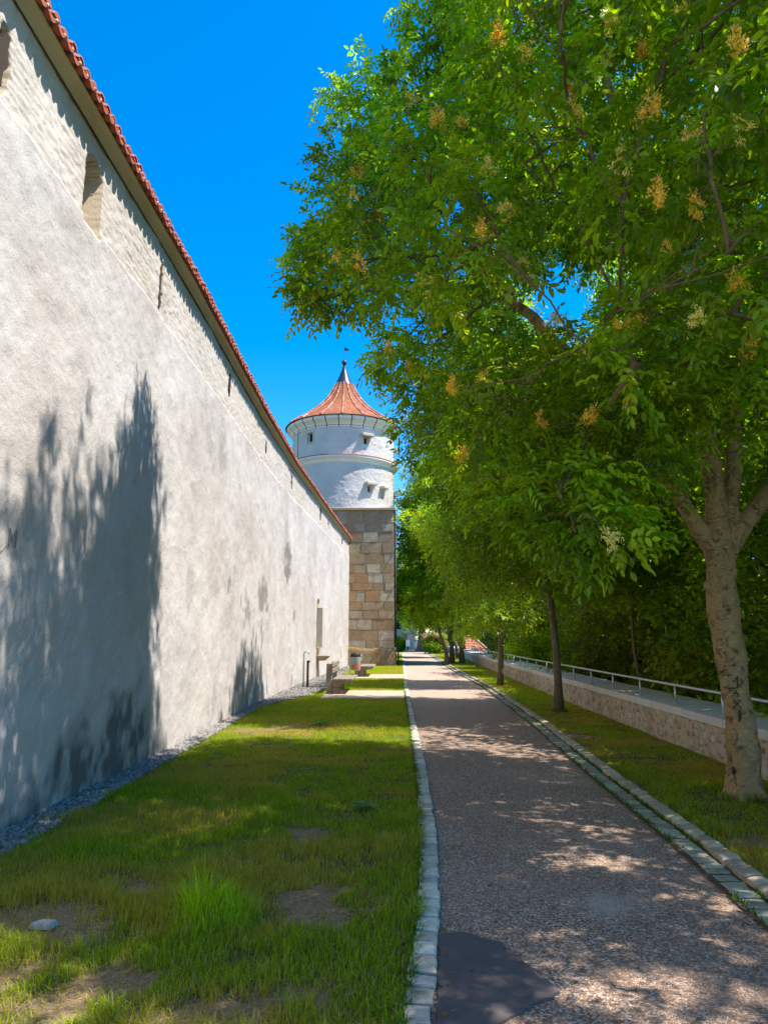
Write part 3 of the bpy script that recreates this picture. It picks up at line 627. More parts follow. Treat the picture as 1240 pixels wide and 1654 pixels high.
# ---------------------------------------------------------------- round tower on a square base
tower = empty('round_tower', (0, 0, 0)); tag(tower, 'round white tower with red conical tiled roof on square stone base', 'tower')
TX, TY, TR = -3.48, 40.52, 3.10; BX1 = -.37; BX0 = -6.6; BY = 37.4
def ashlar(mb, p0, du, L, z0, z1, nrm, inset=.0):
    z = z0
    while z < z1-.05:
        h = random.choice([.42, .46, .5, .55, .6])
        if z1-z-h < .3: h = z1-z
        u = 0
        while u < L-.02:
            l = random.uniform(.42, 1.15)
            if L-u-l < .35: l = L-u
            k = random.random(); c = np.array(random.choice([(.43, .31, .17), (.40, .31, .20), (.48, .40, .28), (.38, .28, .17), (.45, .35, .23), (.56, .52, .45), (.60, .56, .48), (.50, .27, .12)] if k < .9 else [(.62, .6, .54)]))*random.uniform(.8, 1.1)
            if z > 6.4: c = c*.6+np.array([.30, .22, .19])*.4  # upper courses darker and reddish: ledge shade put into the stone colour
            c = c*np.array([1.14, 1.0, .80]); out = random.uniform(0, .022); g_ = .006; b_ = .013
            q = lambda uu, zz, oo: [p0[0]+du[0]*uu+nrm[0]*oo, p0[1]+du[1]*uu+nrm[1]*oo, zz]
            a0, a1, c0, c1 = u+g_*.5, u+l-g_*.5, z+g_*.5, z+h-g_*.5; jj = lambda: random.uniform(-.008, .008)
            V = [q(a0, c0, -.04), q(a1, c0, -.04), q(a1, c1, -.04), q(a0, c1, -.04), q(a0+b_+jj(), c0+b_+jj(), out), q(a1-b_+jj(), c0+b_+jj(), out), q(a1-b_+jj(), c1-b_+jj(), out), q(a0+b_+jj(), c1-b_+jj(), out)]
            mb.add(V, [(4, 5, 6, 7), (0, 1, 5, 4), (1, 2, 6, 5), (2, 3, 7, 6), (3, 0, 4, 7)], c); u += l
        z += h
mb = MB(); ashlar(mb, (BX0, BY), (1, 0), BX1-BX0, .9, 8.5, (0, -1)); ashlar(mb, (BX1, BY), (0, 1), 6.2, .9, 8.5, (1, 0)); mb.build('stone_base', MT['stone'], tower)
mb = MB(); mb.box(BX0, BX1-.012, BY+.012, BY+6.2, -.2, 8.5, (.46, .38, .27)); mb.build('base_core', MT['stone'], tower)
mb = MB(); n = 40
for (p0, du, L, nrm) in (((BX0, BY), (1, 0), BX1-BX0+.1, (0, -1)), ((BX1, BY-.1), (0, 1), 6.3, (1, 0))):
    us = np.linspace(0, L, 60); zz = np.array([-.2, .0, .3, .6, .82, .93, .97, .97]); oo = np.array([.11, .11, .10, .09, .085, .06, .02, -.03])
    U, K = np.meshgrid(us, np.arange(8), indexing='ij'); O = oo[K]+(fbm(U*3, zz[K]*3, s=61)-.5)*.07*(K < 7); Zz = zz[K]+(fbm(U*2, U*0, s=62)-.5)*.12*(K > 3)
    a, b_ = U.shape; V = np.stack([p0[0]+du[0]*U+nrm[0]*O, p0[1]+du[1]*U+nrm[1]*O, Zz], -1).reshape(-1, 3); i = np.arange(a*b_).reshape(a, b_)
    q = np.stack([i[:-1, :-1], i[1:, :-1], i[1:, 1:], i[:-1, 1:]], -1).reshape(-1, 4)
    cc = np.where(fbm(U*1.5, Zz*2, s=63)[..., None] > .5, np.array([.40, .22, .06]), np.array([.36, .30, .20])).reshape(-1, 3); mb.add(V, q.tolist(), cc)
mb.build('plinth', MT['stone'], tower, True)
mb = MB()
for (p, s0, s1) in (((0, 0), 0, 0),):
    x = BX0
    while x < BX1+.05:
        l = min(random.uniform(.7, 1.1), BX1+.12-x); mb.bbox(x+.004, x+l-.004, BY-.12, BY+.3, 8.5, 8.64, .015); x += l
    y = BY+.302
    while y < BY+6.2: mb.bbox(BX1-.3, BX1+.12, y, y+.9, 8.5, 8.64, .015); y += .91
mb.build('ledge', MT['warm'], tower)
mb = MB(); mb.add([[BX0, BY-.05, 8.645], [BX1+.05, BY-.05, 8.645], [BX1+.05, BY+6.2, 8.645], [BX0, BY+6.2, 8.645], [TX-1.8, TY-1.8, 8.95], [TX+1.8, TY-1.8, 8.95], [TX+1.8, TY+1.8, 8.95], [TX-1.8, TY+1.8, 8.95]], [(0, 1, 5, 4), (1, 2, 6, 5), (2, 3, 7, 6), (3, 0, 4, 7)]); mb.build('ledge_top', MT['limest'], tower)
# drum (height field round the axis)
A = np.linspace(0, 2*PI, 361); zz = np.arange(8.6, 13.6, .05); AA, ZZ = np.meshgrid(A, zz, indexing='ij')
def drum_n(a, z): return (fbm(np.cos(a)*6, np.sin(a)*6, z*2.2, s=71)-.5)*.06+(fbm(np.cos(a)*20, np.sin(a)*20, z*7, o=2, s=72)-.5)*.03
RR = TR+drum_n(AA, ZZ); RR[-1] = RR[0]
def carve(xp, z0, z1, hw, dep):
    global RR
    a = -math.acos((xp-TX)/TR); ins = (np.abs(AA-(a+2*PI)) < hw/TR) & (ZZ > z0) & (ZZ < z1); RR = np.where(ins, TR-dep, RR)
carve(-5.18, 12.60, 13.20, .2, .22); carve(-1.93, 12.46, 12.86, .11, .25); carve(-1.72, 9.70, 10.02, .11, .25); carve(-1.0, 9.4, 9.9, .08, .2)
grid('drum', TX+RR*np.cos(AA), TY+RR*np.sin(AA), ZZ, MT['drum'], tower, None, True)
def on_drum(xp, off=0.0):
    a = -math.acos((xp-TX)/TR); return np.array([TX+(TR+off)*math.cos(a), TY+(TR+off)*math.sin(a)]), a
def dbox(mb, xp, z0, z1, hw, o0, o1, b_=.012, tilt=0.0):
    p, a = on_drum(xp); n_ = np.array([math.cos(a), math.sin(a), 0]); t = np.array([-n_[1], n_[0], 0]); M = np.stack([n_, t, np.array([0, 0, 1.])], 1)
    mb.bbox(o0, o1, -hw, hw, z0, z1, b_, M=(M, np.array([p[0], p[1], 0])))
mb = MB(); dbox(mb, -5.18, 12.6, 13.2, .19, -.20, -.16); w1 = mb.build('window', MT['dark'], tower)
mb = MB()
dbox(mb, -5.18, 13.18, 13.27, .27, -.1, .035); dbox(mb, -5.18, 12.53, 12.62, .27, -.1, .035)
for sg in (-1, 1):
    p, a = on_drum(-5.18); n_ = np.array([math.cos(a), math.sin(a), 0]); t = np.array([-n_[1], n_[0], 0]); M = np.stack([n_, t, np.array([0, 0, 1.])], 1)
    mb.bbox(-.1, .03, sg*.23-.04, sg*.23+.04, 12.62, 13.18, .01, M=(M, np.array([p[0], p[1], 0])))
mb.build('frame', MT['limest'], w1)
for (xp, z0, z1, hz_, hw) in ((-1.93, 12.46, 12.86, 13.05, .36), (-1.72, 9.70, 10.02, 10.22, .36), (-1.0, 9.4, 9.9, 10.12, .26)):
    mb = MB(); dbox(mb, xp, z0, z1, .10, -.24, -.20); ww = mb.build('window', MT['dark'], tower)
    mb = MB(); dbox(mb, xp, hz_-.16 if hw < .3 else hz_-.18, hz_, hw, -.05, .30, .03); mb.build('stone_hood', MT['limest'], ww)
for z, o1, hw in ((12.75, .22, .18), (11.95, .26, .16), (10.0, .20, .16)):
    mb = MB(); dbox(mb, TX+TR-.012, z-.16, z+.16, hw, -.05, o1, .03); mb.build('corbel_stone', MT['limest'], tower)
mb = MB(); mb.lathe((TX, TY, 0), [(TR-.02, 11.30), (TR+.02, 11.33), (TR+.05, 11.36), (TR+.06, 11.42), (TR+.14, 11.52), (TR+.22, 11.58), (TR+.24, 11.60), (TR+.24, 11.68), (TR+.22, 11.70)], 128); mb.build('band_moulding', MT['trim'], tower, False)
mb = MB(); mb.lathe((TX, TY, 0), [(TR+.262, 11.69), (TR+.262, 11.725), (TR-.02, 11.80)], 128); mb.build('band_tiles', MT['tile'], tower, True)
# cornice in segments with joints
mb = MB(); ns = 28
for k in range(ns):
    a0 = k*2*PI/ns+.008; a1 = (k+1)*2*PI/ns-.008
    mb.lathe((TX, TY, 0), [(TR-.03, 13.40), (TR+.04, 13.42), (TR+.05, 13.50), (TR+.12, 13.62), (TR+.24, 13.74), (TR+.33, 13.80), (TR+.36, 13.84), (TR+.36, 13.99), (TR-.1, 14.0)], 6, a0=a0, a1=a1)
mb.build('cornice', MT['trim'], tower)
mb = MB(); mb.lathe((TX, TY, 0), [(TR-.04, 13.38), (TR+.03, 13.43), (TR+.1, 13.64), (TR+.28, 13.80), (TR+.3, 13.97), (TR-.2, 13.98)], 96); mb.build('cornice_core', MT['dark'], tower)
# tent roof: overlapping rings of tiles between ribs
prof_r = [(14.02, 3.54), (14.35, 3.08), (14.75, 2.48), (15.2, 1.90), (15.65, 1.42), (16.1, 1.05), (16.6, .75), (17.05, .53)]
pz = np.array([p[0] for p in prof_r]); pr = np.array([p[1] for p in prof_r]); NR = 34; zs = np.linspace(pz[0], pz[-1], NR+1); mb = MB(); nseg = 144
for i in range(NR):
    r0 = np.interp(zs[i], pz, pr); r1 = np.interp(zs[i+1], pz, pr); A = np.arange(nseg+1)*2*PI/nseg; V = []; cc = []
    rnd = R.rand(nseg); base = np.array([.42, .135, .05]); nn_ = fbm(np.cos(A[:-1])*3, np.sin(A[:-1])*3, np.full(nseg, zs[i]), s=81)
    V = []; Fs = []
    for j in range(nseg):
        c = base*(.72+.5*rnd[j])*(.8+.4*nn_[j])
        if rnd[j] > .96: c = np.array([.52, .26, .16])
        k = len(V); dz = .02
        for (r_, z_, a_) in ((r0+.028, zs[i]-.0, A[j]+.001), (r0+.028, zs[i]-.0, A[j+1]-.001), (r1+.004, zs[i+1]+.01, A[j+1]-.001), (r1+.004, zs[i+1]+.01, A[j]+.001), (r0-.01, zs[i]-.02, A[j]), (r0-.01, zs[i]-.02, A[j+1])):
            V.append([TX+r_*math.cos(a_), TY+r_*math.sin(a_), z_]); cc.append(c)
        Fs += [(k, k+1, k+2, k+3), (k+4, k+5, k+1, k)]
    mb.add(V, Fs, np.array(cc))
roof = mb.build('roof', MT['rooft'], tower)
for k in range(18):
    mr = MB(); a = -PI/2+.06+k*2*PI/18; zr = np.linspace(pz[0]-.0, pz[-1], 22)
    for i in range(21):
        r0 = np.interp(zr[i], pz, pr); r1 = np.interp(zr[i+1], pz, pr)
        mr.tube([[TX+(r0+.035)*math.cos(a), TY+(r0+.035)*math.sin(a), zr[i]+.02], [TX+(r1+.02)*math.cos(a), TY+(r1+.02)*math.sin(a), zr[i+1]+.03]], [.078*(.5+.5*r0/3.5), .058*(.5+.5*r1/3.5)], 7, random.choice([(.50, .20, .12), (.58, .30, .21), (.62, .40, .30), (.48, .17, .09)]))
    mr.build('hip_tiles', MT['rooft'], roof)
mb = MB(); mb.lathe((TX, TY, 0), [(TR+.40, 13.995), (TR+.455, 14.0), (TR+.455, 14.035), (TR+.35, 14.06)], 96); mb.build('gutter_edge', MT['iron'], roof)
mb = MB(); mb.lathe((TX+.0, TY, 0), [(.60, 16.98), (.56, 17.05), (.40, 17.4), (.26, 17.75), (.15, 18.05), (.085, 18.3), (.07, 18.42), (.0, 18.43)], 20); sp1 = mb.build('spire_cap', MT['lead'], tower, True)
mb = MB(); mb.lathe((TX, TY, 18.55), [(.17*math.sin(t), -.17*math.cos(t)) for t in np.linspace(.02, PI-.02, 14)], 20); mb.build('ball_finial', MT['lead'], sp1, True)
mb = MB(); mb.tube([[TX, TY, 18.65], [TX, TY, 19.65]], .016, 6); mb.box(TX, TX+.30, TY-.01, TY+.01, 19.36, 19.44); mb.add([[TX+.02, TY-.008, 19.60], [TX+.30, TY-.008, 19.42], [TX+.02, TY-.008, 19.36], [TX+.02, TY+.008, 19.60], [TX+.30, TY+.008, 19.42], [TX+.02, TY+.008, 19.36]], [(0, 2, 1), (3, 4, 5), (0, 1, 4, 3), (1, 2, 5, 4), (2, 0, 3, 5)]); mb.build('weathervane', MT['iron'], sp1)
mb = MB(); mb.tube([[-.27, 37.62, 8.45], [-.27, 37.62, 1.25], [-.23, 37.6, 1.05], [-.17, 37.5, .95], [-.14, 37.42, .8], [-.14, 37.42, .02]], .045, 8); mb.build('downpipe', MT['iron'], tower, True)
mb = MB(); x5, a5 = on_drum(-6.0, .02); mb.tube([[x5[0], x5[1], 11.8], [x5[0], x5[1], 13.4]], .014, 5); mb.build('lightning_cable', MT['iron'], tower)

# ---------------------------------------------------------------- parapet and hand rail
par = empty('parapet_wall', (0, 0, 0)); tag(par, 'low rubble stone parapet with pale coping slabs along the path', 'wall')
ys = np.concatenate([np.arange(1, 20, .05), np.arange(20, 76, .25)]); zs = np.linspace(-.12, .46, 14); Y, Z = np.meshgrid(ys, zs, indexing='ij')
grid('stone_face', par_x(Y)-(fbm(Y*6, Z*6, s=91)-.45)*.05, Y, Z, MT['rubble'], par, None, True)
mb = MB()
for y in np.arange(1, 75, 3.):
    a, b_ = float(par_x(y)), float(par_x(y+3)); mb.add([[a+.06, y, -.3], [b_+.06, y+3, -.3], [b_+.8, y+3, -1.5], [a+.8, y, -1.5], [a+.06, y, .43], [b_+.06, y+3, .43], [b_+.8, y+3, .43], [a+.8, y, .43]], [(0, 1, 5, 4), (2, 3, 7, 6), (4, 5, 6, 7)])
mb.build('wall_core', MT['rubble'], par)
mb = MB(); y = 1.0
while y < 75:
    l = .42*random.uniform(.95, 1.05) if y < 40 else 1.5; a = float(par_x(y+l/2)); g_ = .004; sh = float(par_x(y+l)-par_x(y))/l
    M = np.array([[1, sh, 0], [0, 1, 0], [0, 0, 1.]]); mb.bbox(-.035, .86, -l/2+g_, l/2-g_, .445+random.uniform(-.002, .002), .56+random.uniform(-.003, .003), .008, (.5, .5, .5), M=(M, np.array([a, y+l/2, 0]))); y += l
mb.build('coping', MT['concrete'], par)
rail = empty('handrail', (0, 0, 0)); tag(rail, 'low white galvanised hand rail on top of the stone parapet', 'railing')
def rx(y): return par_x(y)+.15
mb = MB(); mb.tube([[float(rx(y)), y, .85+.0*y] for y in np.arange(1.2, 47, 1.0)], .021, 8); mb.build('rail', MT['galv'], rail, True)
mb = MB(); mb.tube([[0, 0, .55], [0, 0, .85]], .017, 8); mb.box(-.04, .04, -.04, .04, .562, .572)
post0 = mb.build('post', MT['galv'], rail, True); post0.location = (float(rx(1.5)), 1.5, 0)
for k in range(1, 29):
    c = post0.copy(); C.objects.link(c); c.parent = rail; y = 1.5+k*1.58; c.location = (float(rx(y)), y, 0)

# ---------------------------------------------------------------- benches and bin
def bench(label, loc):
    t = empty('bench', loc); tag(t, label, 'bench', 'benches facing the path')
    for yy in (.12, 1.62):
        mb = MB(); mb.bbox(-.30, -.14, yy, yy+.14, -.05, .84, .012); b_ = mb.build('back_post', MT['benchstone'], t)
        mb = MB(); mb.bbox(-.14+.002, .08, yy+.01, yy+.13, -.05, .20, .02)
        V = [[-.137, yy, .20], [.06, yy, .20], [.12, yy, .28], [.40, yy, .30], [.40, yy, .385], [-.137, yy, .385]]; W = [[a, yy+.14, z] for a, _, z in V]; n = 6
        mb.add(V+W, [tuple(range(n)), tuple(range(2*n-1, n-1, -1))]+[(i, n+i, n+(i+1) % n, (i+1) % n) for i in range(n)])
        mb.build('leg', MT['benchstone'], t)
    mb = MB()
    for k in range(4): mb.bbox(-.10+k*.145, -.10+k*.145+.132, -.1, 1.98, .388, .435, .008)
    mb.build('seat', MT['wood'], t)
    mb = MB()
    for z in (.58, .74): mb.bbox(-.138, -.095, -.1, 1.98, z, z+.12, .008)
    mb.build('backrest', MT['wood'], t)
    return t
b1 = bench('weathered wooden bench with square back posts, nearer one, on lower pad', (-1.78, 19.35, 0))
b2 = bench('weathered wooden bench half hidden behind the litter bin beside tower base', (-1.52, 27.4, 0))
lb = empty('litter_bin', (-1.74, 26.8, 0)); tag(lb, 'grey sheet metal litter bin with orange sticker on a thin post', 'litter bin')
mb = MB()
prof = [(.0, .30), (.17, .30), (.185, .33), (.19, .80), (.195, .86), (.175, .86), (.165, .45), (0, .45)]; mb.lathe((0, 0, 0), prof, 24); mb.build('bin_body', MT['bin'], lb, True)
mb = MB(); mb.lathe((0, 0, 0), [(.192, .38), (.192, .50)], 24, a0=-2.6, a1=-.6); mb.build('sticker', MT['red'], lb)
mb = MB(); mb.lathe((0, 0, 0), [(.19, .80), (.20, .90), (.15, .95), (.0, .97)], 24); mb.build('bin_lid', MT['iron'], lb, True)
mb = MB(); mb.tube([[-.22, 0, -.02], [-.22, 0, .95]], .022, 8); mb.box(-.22, -.17, -.02, .02, .4, .44); mb.box(-.22, -.17, -.02, .02, .7, .74); mb.build('bin_post', MT['galv'], lb)

# ---------------------------------------------------------------- trees
LEAFQ = np.array([[0, 0, 0], [.32, .5, .10], [.75, .38, .04], [1, 0, -.10], [.75, -.38, .04], [.32, -.5, .10]])   # along, side, normal
def leaves_mesh(name, P, D_, Nn, L, W, colr, mat, parent):
    """P base, D_ direction, Nn normal, L length, W width"""
    D_ = unit(D_); S = unit(np.cross(D_, Nn)); Nn = np.cross(S, D_); q = LEAFQ
    V = P[:, None]+D_[:, None]*(q[:, 0][None]*L[:, None])[..., None]+S[:, None]*(q[:, 1][None]*W[:, None])[..., None]+Nn[:, None]*(q[:, 2][None]*L[:, None])[..., None]
    n = len(P); i = np.arange(n)[:, None]*6; Fq = np.concatenate([i+np.array([[0, 3, 2, 1]]), i+np.array([[0, 5, 4, 3]])])
    return npmesh(name, V.reshape(-1, 3).astype(np.float32), [Fq], mat, parent, np.repeat(colr, 6, 0))
def leaves_simple(name, P, D_, Nn, L, W, colr, mat, parent):
    D_ = unit(D_); S = unit(np.cross(D_, Nn)); Nn = np.cross(S, D_)
    V = np.stack([P, P+D_*(L*.45)[:, None]+S*(W*.5)[:, None]+Nn*(L*.08)[:, None], P+D_*L[:, None], P+D_*(L*.45)[:, None]-S*(W*.5)[:, None]], 1)
    n = len(P); return npmesh(name, V.reshape(-1, 3).astype(np.float32), [np.arange(n)[:, None]*4+np.array([[0, 3, 2, 1]])], mat, parent, np.repeat(colr, 4, 0))
def rdir(n):
    v = R.randn(n, 3); return unit(v)
def crown(name, parent, clus, per, pal, leaf=.065, lw=.45, pinn=7, nleaf=5, rach=.2, simple=False, droop=.35, mat=None, flat=.8, fill=.45):
    """clus (k,4) centres and radii -> sprays of pinnate leaves; returns spray tips"""
    cen = np.repeat(clus[:, :3], per, 0); rad = np.repeat(clus[:, 3], per); n = len(cen); d = rdir(n); d[:, 2] = np.abs(d[:, 2])*np.where(R.rand(n) < .3, -1, 1)
    rr = rad*(fill+(1-fill)*R.rand(n)**.6)*(1+.22*R.randn(n)); rr = np.clip(rr, 0, rad*1.35)
    O = cen+d*rr[:, None]*np.array([1, 1, flat]); tips = O.copy()
    # compound leaves
    M = n*nleaf; O = np.repeat(O, nleaf, 0)+R.randn(M, 3)*.05*(rach/.2); d0 = np.repeat(d, nleaf, 0)*np.array([1, 1, .5]); A = unit(d0*.8+rdir(M)*.8+np.array([0, 0, -.05])); U = unit(np.array([0, 0, 1.])+R.randn(M, 3)*.35+d0*.35)
    Sd = unit(np.cross(A, U)); ctint = np.repeat(.62+.72*R.rand(len(clus), 1), per*nleaf, 0); ltint = .65+.7*R.rand(M, 1); yel = np.repeat(R.rand(n, 1)**2, nleaf, 0); sz = .8+.4*R.rand(M)
    Pl, Dl, Nl, Ll, Cl = [], [], [], [], []
    if pinn == 7: lay = [(1.0, 0), (.78, 1), (.78, -1), (.52, 1), (.52, -1), (.27, 1), (.27, -1)]
    elif pinn == 5: lay = [(1.0, 0), (.7, 1), (.7, -1), (.3, 1), (.3, -1)]
    elif pinn == 3: lay = [(1., 0), (.5, 1), (.5, -1)]
    else: lay = [(.6, 0)]
    for (t, sgn) in lay:
        Pp = O+A*(t*rach*sz)[:, None]+np.array([0, 0, -1.])*(t*t*rach*.3*sz)[:, None]
        dd = A*(1.0 if sgn == 0 else .55)+Sd*sgn*.85+np.array([0, 0, -droop])+R.randn(M, 3)*.16
        Pl.append(Pp); Dl.append(dd); Nl.append(unit(U+R.randn(M, 3)*.28)); Ll.append(leaf*sz*(.8+.4*R.rand(M))); Cl.append((pal[0]*(1-yel*.7)+pal[1]*yel*.7)*ctint*ltint*(.85+.3*R.rand(M, 1)))
    P_, D_, N_, L_, C_ = map(np.concatenate, (Pl, Dl, Nl, Ll, Cl))
    (leaves_simple if simple else leaves_mesh)(name, P_, D_, N_, L_, L_*lw, C_, mat or MT['leaf'], parent)
    return tips.reshape(len(clus), per, 3)
def bez(a, b, sag, k=6):
    t = np.linspace(0, 1, k)[:, None]; m_ = (a+b)/2+sag; return (1-t)**2*a+2*t*(1-t)*m_+t*t*b
def branches(name, parent, limbs, clus, tips, mat, r0=.035, twig=7, rt=.006):
    """limbs: list of (points, radii); clusters chain outward from the limbs, each fork thinner than its parent"""
    mb = MB(); LP = np.concatenate([np.asarray(l[0], float) for l in limbs]); LR = np.concatenate([np.asarray(l[1], float) for l in limbs])
    X = clus[:, :3]; dl = np.array([np.min(np.linalg.norm(x-LP, axis=1)) for x in X]); order = np.argsort(dl)
    nodes = LP.copy(); cost = np.zeros(len(LP)); ids = [-1-i for i in range(len(LP))]; par_ = {}; cnt = np.ones(len(X))
    for i in order:
        v = X[i]-nodes; d = np.linalg.norm(v, axis=1); c = d+.35*cost+np.where(v[:, 2] < -.5, .6, 0); j = int(np.argmin(c))
        par_[i] = (ids[j], nodes[j].copy()); nodes = np.vstack([nodes, X[i]]); cost = np.append(cost, cost[j]+d[j]); ids.append(i)
    for i in order[::-1]:
        p = par_[i][0]
        if p >= 0: cnt[p] += cnt[i]
    for i in order:
        p, a = par_[i]; L = np.linalg.norm(X[i]-a); r = min(.0105*math.sqrt(cnt[i])+.002, LR[-1-p]*.7 if p < 0 else 1)
        q = bez(a, X[i], np.array([R.randn()*.1*L, R.randn()*.1*L, -.05*L+.08*L*R.rand()]), 7); q[1:-1] += R.randn(5, 3)*.02*L
        mb.tube(q, np.linspace(r, r*.72, 7), 6, cap=False)
        for k in range(min(twig, tips.shape[1])): mb.tube(bez(q[3+k % 4], tips[i, k], R.randn(3)*.05, 4), [rt*1.4, rt, rt*.8, rt*.5], 4, cap=False)
    mb.build(name, mat, parent, True)
def d_far(v): return np.zeros(len(v), bool)
def inpoly(px, py, poly):
    r = np.zeros(px.shape, bool); k = len(poly)
    for i in range(k):
        x1, y1 = poly[i]; x2, y2 = poly[(i+1) % k]
        c = ((y1 > py) != (y2 > py)) & (px < (x2-x1)*(py-y1)/(y2-y1+1e-9)+x1); r ^= c
    return r
def inm(px, py, dz, r, poly):
    k = np.ones(px.shape, bool); q = r/dz*F
    for a in range(8): k &= inpoly(px+q*math.cos(a*PI/4), py+q*math.sin(a*PI/4), poly)
    return k
def spaced(P, rad, gap, keep=None):
    out = [] if keep is None else list(keep)
    n0 = len(out)
    for p, r in zip(P, rad):
        if all((p[0]-q[0])**2+(p[1]-q[1])**2+(p[2]-q[2])**2 > gap*gap for q in out): out.append(np.array([*p, r]))
    return np.array(out)
def wall_hit(P):
    t = (P[:, 0]+3.28)/SD[0]; return P[:, 1]-SD[1]*t, P[:, 2]-SD[2]*t
GREEN1 = (np.array([.145, .285, .006]), np.array([.36, .45, .012]))
GREEN2 = (np.array([.125, .24, .008]), np.array([.28, .37, .012]))
BRIGHT = (np.array([.23, .38, .012]), np.array([.46, .55, .02]))
DARK = (np.array([.12, .235, .008]), np.array([.30, .38, .014]))
YEL = (np.array([.19, .26, .02]), np.array([.36, .34, .05]))

# -- the big ash by the path
T1 = empty('ash_tree', (3.46, 7.33, 0)); tag(T1, 'tall flowering ash with carved grey trunk beside the parapet, nearest tree', 'tree')
T1.location = (0, 0, 0)
def rel(l): return np.array(l, float)
trunk = [([(3.45, 7.33, -.15), (3.455, 7.33, .06), (3.465, 7.33, .3), (3.465, 7.32, .7), (3.43, 7.31, 1.1), (3.405, 7.3, 1.5), (3.38, 7.3, 1.8), (3.385, 7.3, 2.1), (3.40, 7.3, 2.45), (3.40, 7.3, 2.75)], [.22, .185, .158, .145, .137, .150, .160, .146, .150, .13])]
lim0 = [([(3.36, 7.28, 2.45), (3.15, 7.2, 2.72), (2.95, 7.1, 3.0), (2.75, 7.0, 3.3), (2.2, 6.8, 4.0), (1.3, 6.7, 5.0), (.4, 7.2, 6.2), (-.3, 7.8, 7.2)], [.13, .105, .095, .09, .08, .065, .05, .035]),
       ([(3.38, 7.27, 2.5), (3.36, 7.22, 3.0), (3.34, 7.2, 3.6), (3.3, 7.2, 4.3), (3.1, 7.3, 5.8), (2.8, 7.6, 7.6), (2.5, 7.6, 9.6), (2.3, 7.4, 12)], [.15, .13, .12, .115, .10, .08, .06, .03]),
       ([(3.44, 7.33, 2.55), (3.58, 7.33, 3.05), (3.68, 7.33, 3.7), (3.74, 7.35, 4.4), (3.9, 7.4, 6.0), (4.2, 7.2, 7.8), (4.3, 6.9, 9.8), (4.2, 6.6, 12)], [.13, .11, .10, .095, .08, .065, .05, .03]),
       ([(3.45, 7.3, 2.45), (3.7, 7.28, 2.82), (4.0, 7.25, 3.15), (4.5, 7.2, 3.7), (5.3, 7.0, 4.8), (6.2, 6.8, 6.2), (6.8, 6.6, 8)], [.14, .115, .105, .095, .08, .06, .035]),
       ([(3.3, 7.2, 3.9), (2.9, 6.5, 4.4), (2.3, 5.6, 4.5), (1.7, 4.9, 4.1), (1.3, 4.5, 3.6)], [.05, .04, .03, .022, .014]),
       ([(3.2, 7.2, 4.9), (2.6, 6.0, 5.8), (2.0, 4.9, 6.6)], [.05, .035, .02]),
       ([(2.9, 7.4, 6.8), (1.6, 7.9, 7.8), (.4, 8.2, 8.6), (-.4, 8.3, 8.9)], [.06, .045, .035, .02]),
       ([(3.74, 7.3, 4.6), (4.4, 6.0, 6.0), (4.8, 4.8, 7.2)], [.05, .035, .02])]
lim = [(p, [x*.82 for x in r]) for p, r in lim0]
mb = MB()
for p, r in trunk:
    # resample smoothly
    p = np.array(p); t = np.arange(len(p)); tt = np.linspace(0, len(p)-1, 40); pp = np.stack([np.interp(tt, t, p[:, k]) for k in range(3)], 1); mb.tube(pp, np.interp(tt, t, r)*(1+.05*np.sin(tt*3.1)), 20, wob=.03)
for p, r in lim[:4]:
    p = np.array(p[:5]); t = np.arange(len(p)); tt = np.linspace(0, len(p)-1, 18); pp = np.stack([np.interp(tt, t, p[:, k]) for k in range(3)], 1); mb.tube(pp, np.interp(tt, t, r[:5]), 14, wob=.06)
for a in (.4, 1.7, 2.9, 4.1, 5.3):   # root flare
    d = np.array([math.cos(a), math.sin(a), 0]); b0 = np.array([3.455, 7.33, 0]); mb.tube([b0+[0, 0, .32]+d*.08, b0+[0, 0, .16]+d*.11, b0+[0, 0, .05]+d*.16, b0+[0, 0, -.05]+d*.25], [.08, .075, .06, .045], 8)
for (z, a, s_) in ((.52, -2.2, .04), (1.12, -2.5, .045), (2.1, -2.8, .06), (2.25, -1.2, .05)):
    c_ = np.array([np.interp(z, [.3, 1.1, 1.9, 2.5], [3.465, 3.43, 3.38, 3.40]), 7.31, z]); mb.tube([c_, c_+np.array([math.cos(a), math.sin(a), .1])*.19], [.1, s_], 8)
o = mb.build('trunk', MT['bark'], T1, True)
md = o.modifiers.new('remesh', 'REMESH'); md.mode = 'VOXEL'; md.voxel_size = .017; md.use_smooth_shade = True
md = o.modifiers.new('smooth', 'SMOOTH'); md.iterations = 6; md.factor = .6
for nm, sz, st in (('bark_lumps', .16, .03), ('bark_grain', .05, .008)):
    tx = bpy.data.textures.new(nm, 'CLOUDS'); tx.noise_scale = sz; md = o.modifiers.new(nm, 'DISPLACE'); md.texture = tx; md.strength = st; md.mid_level = .5
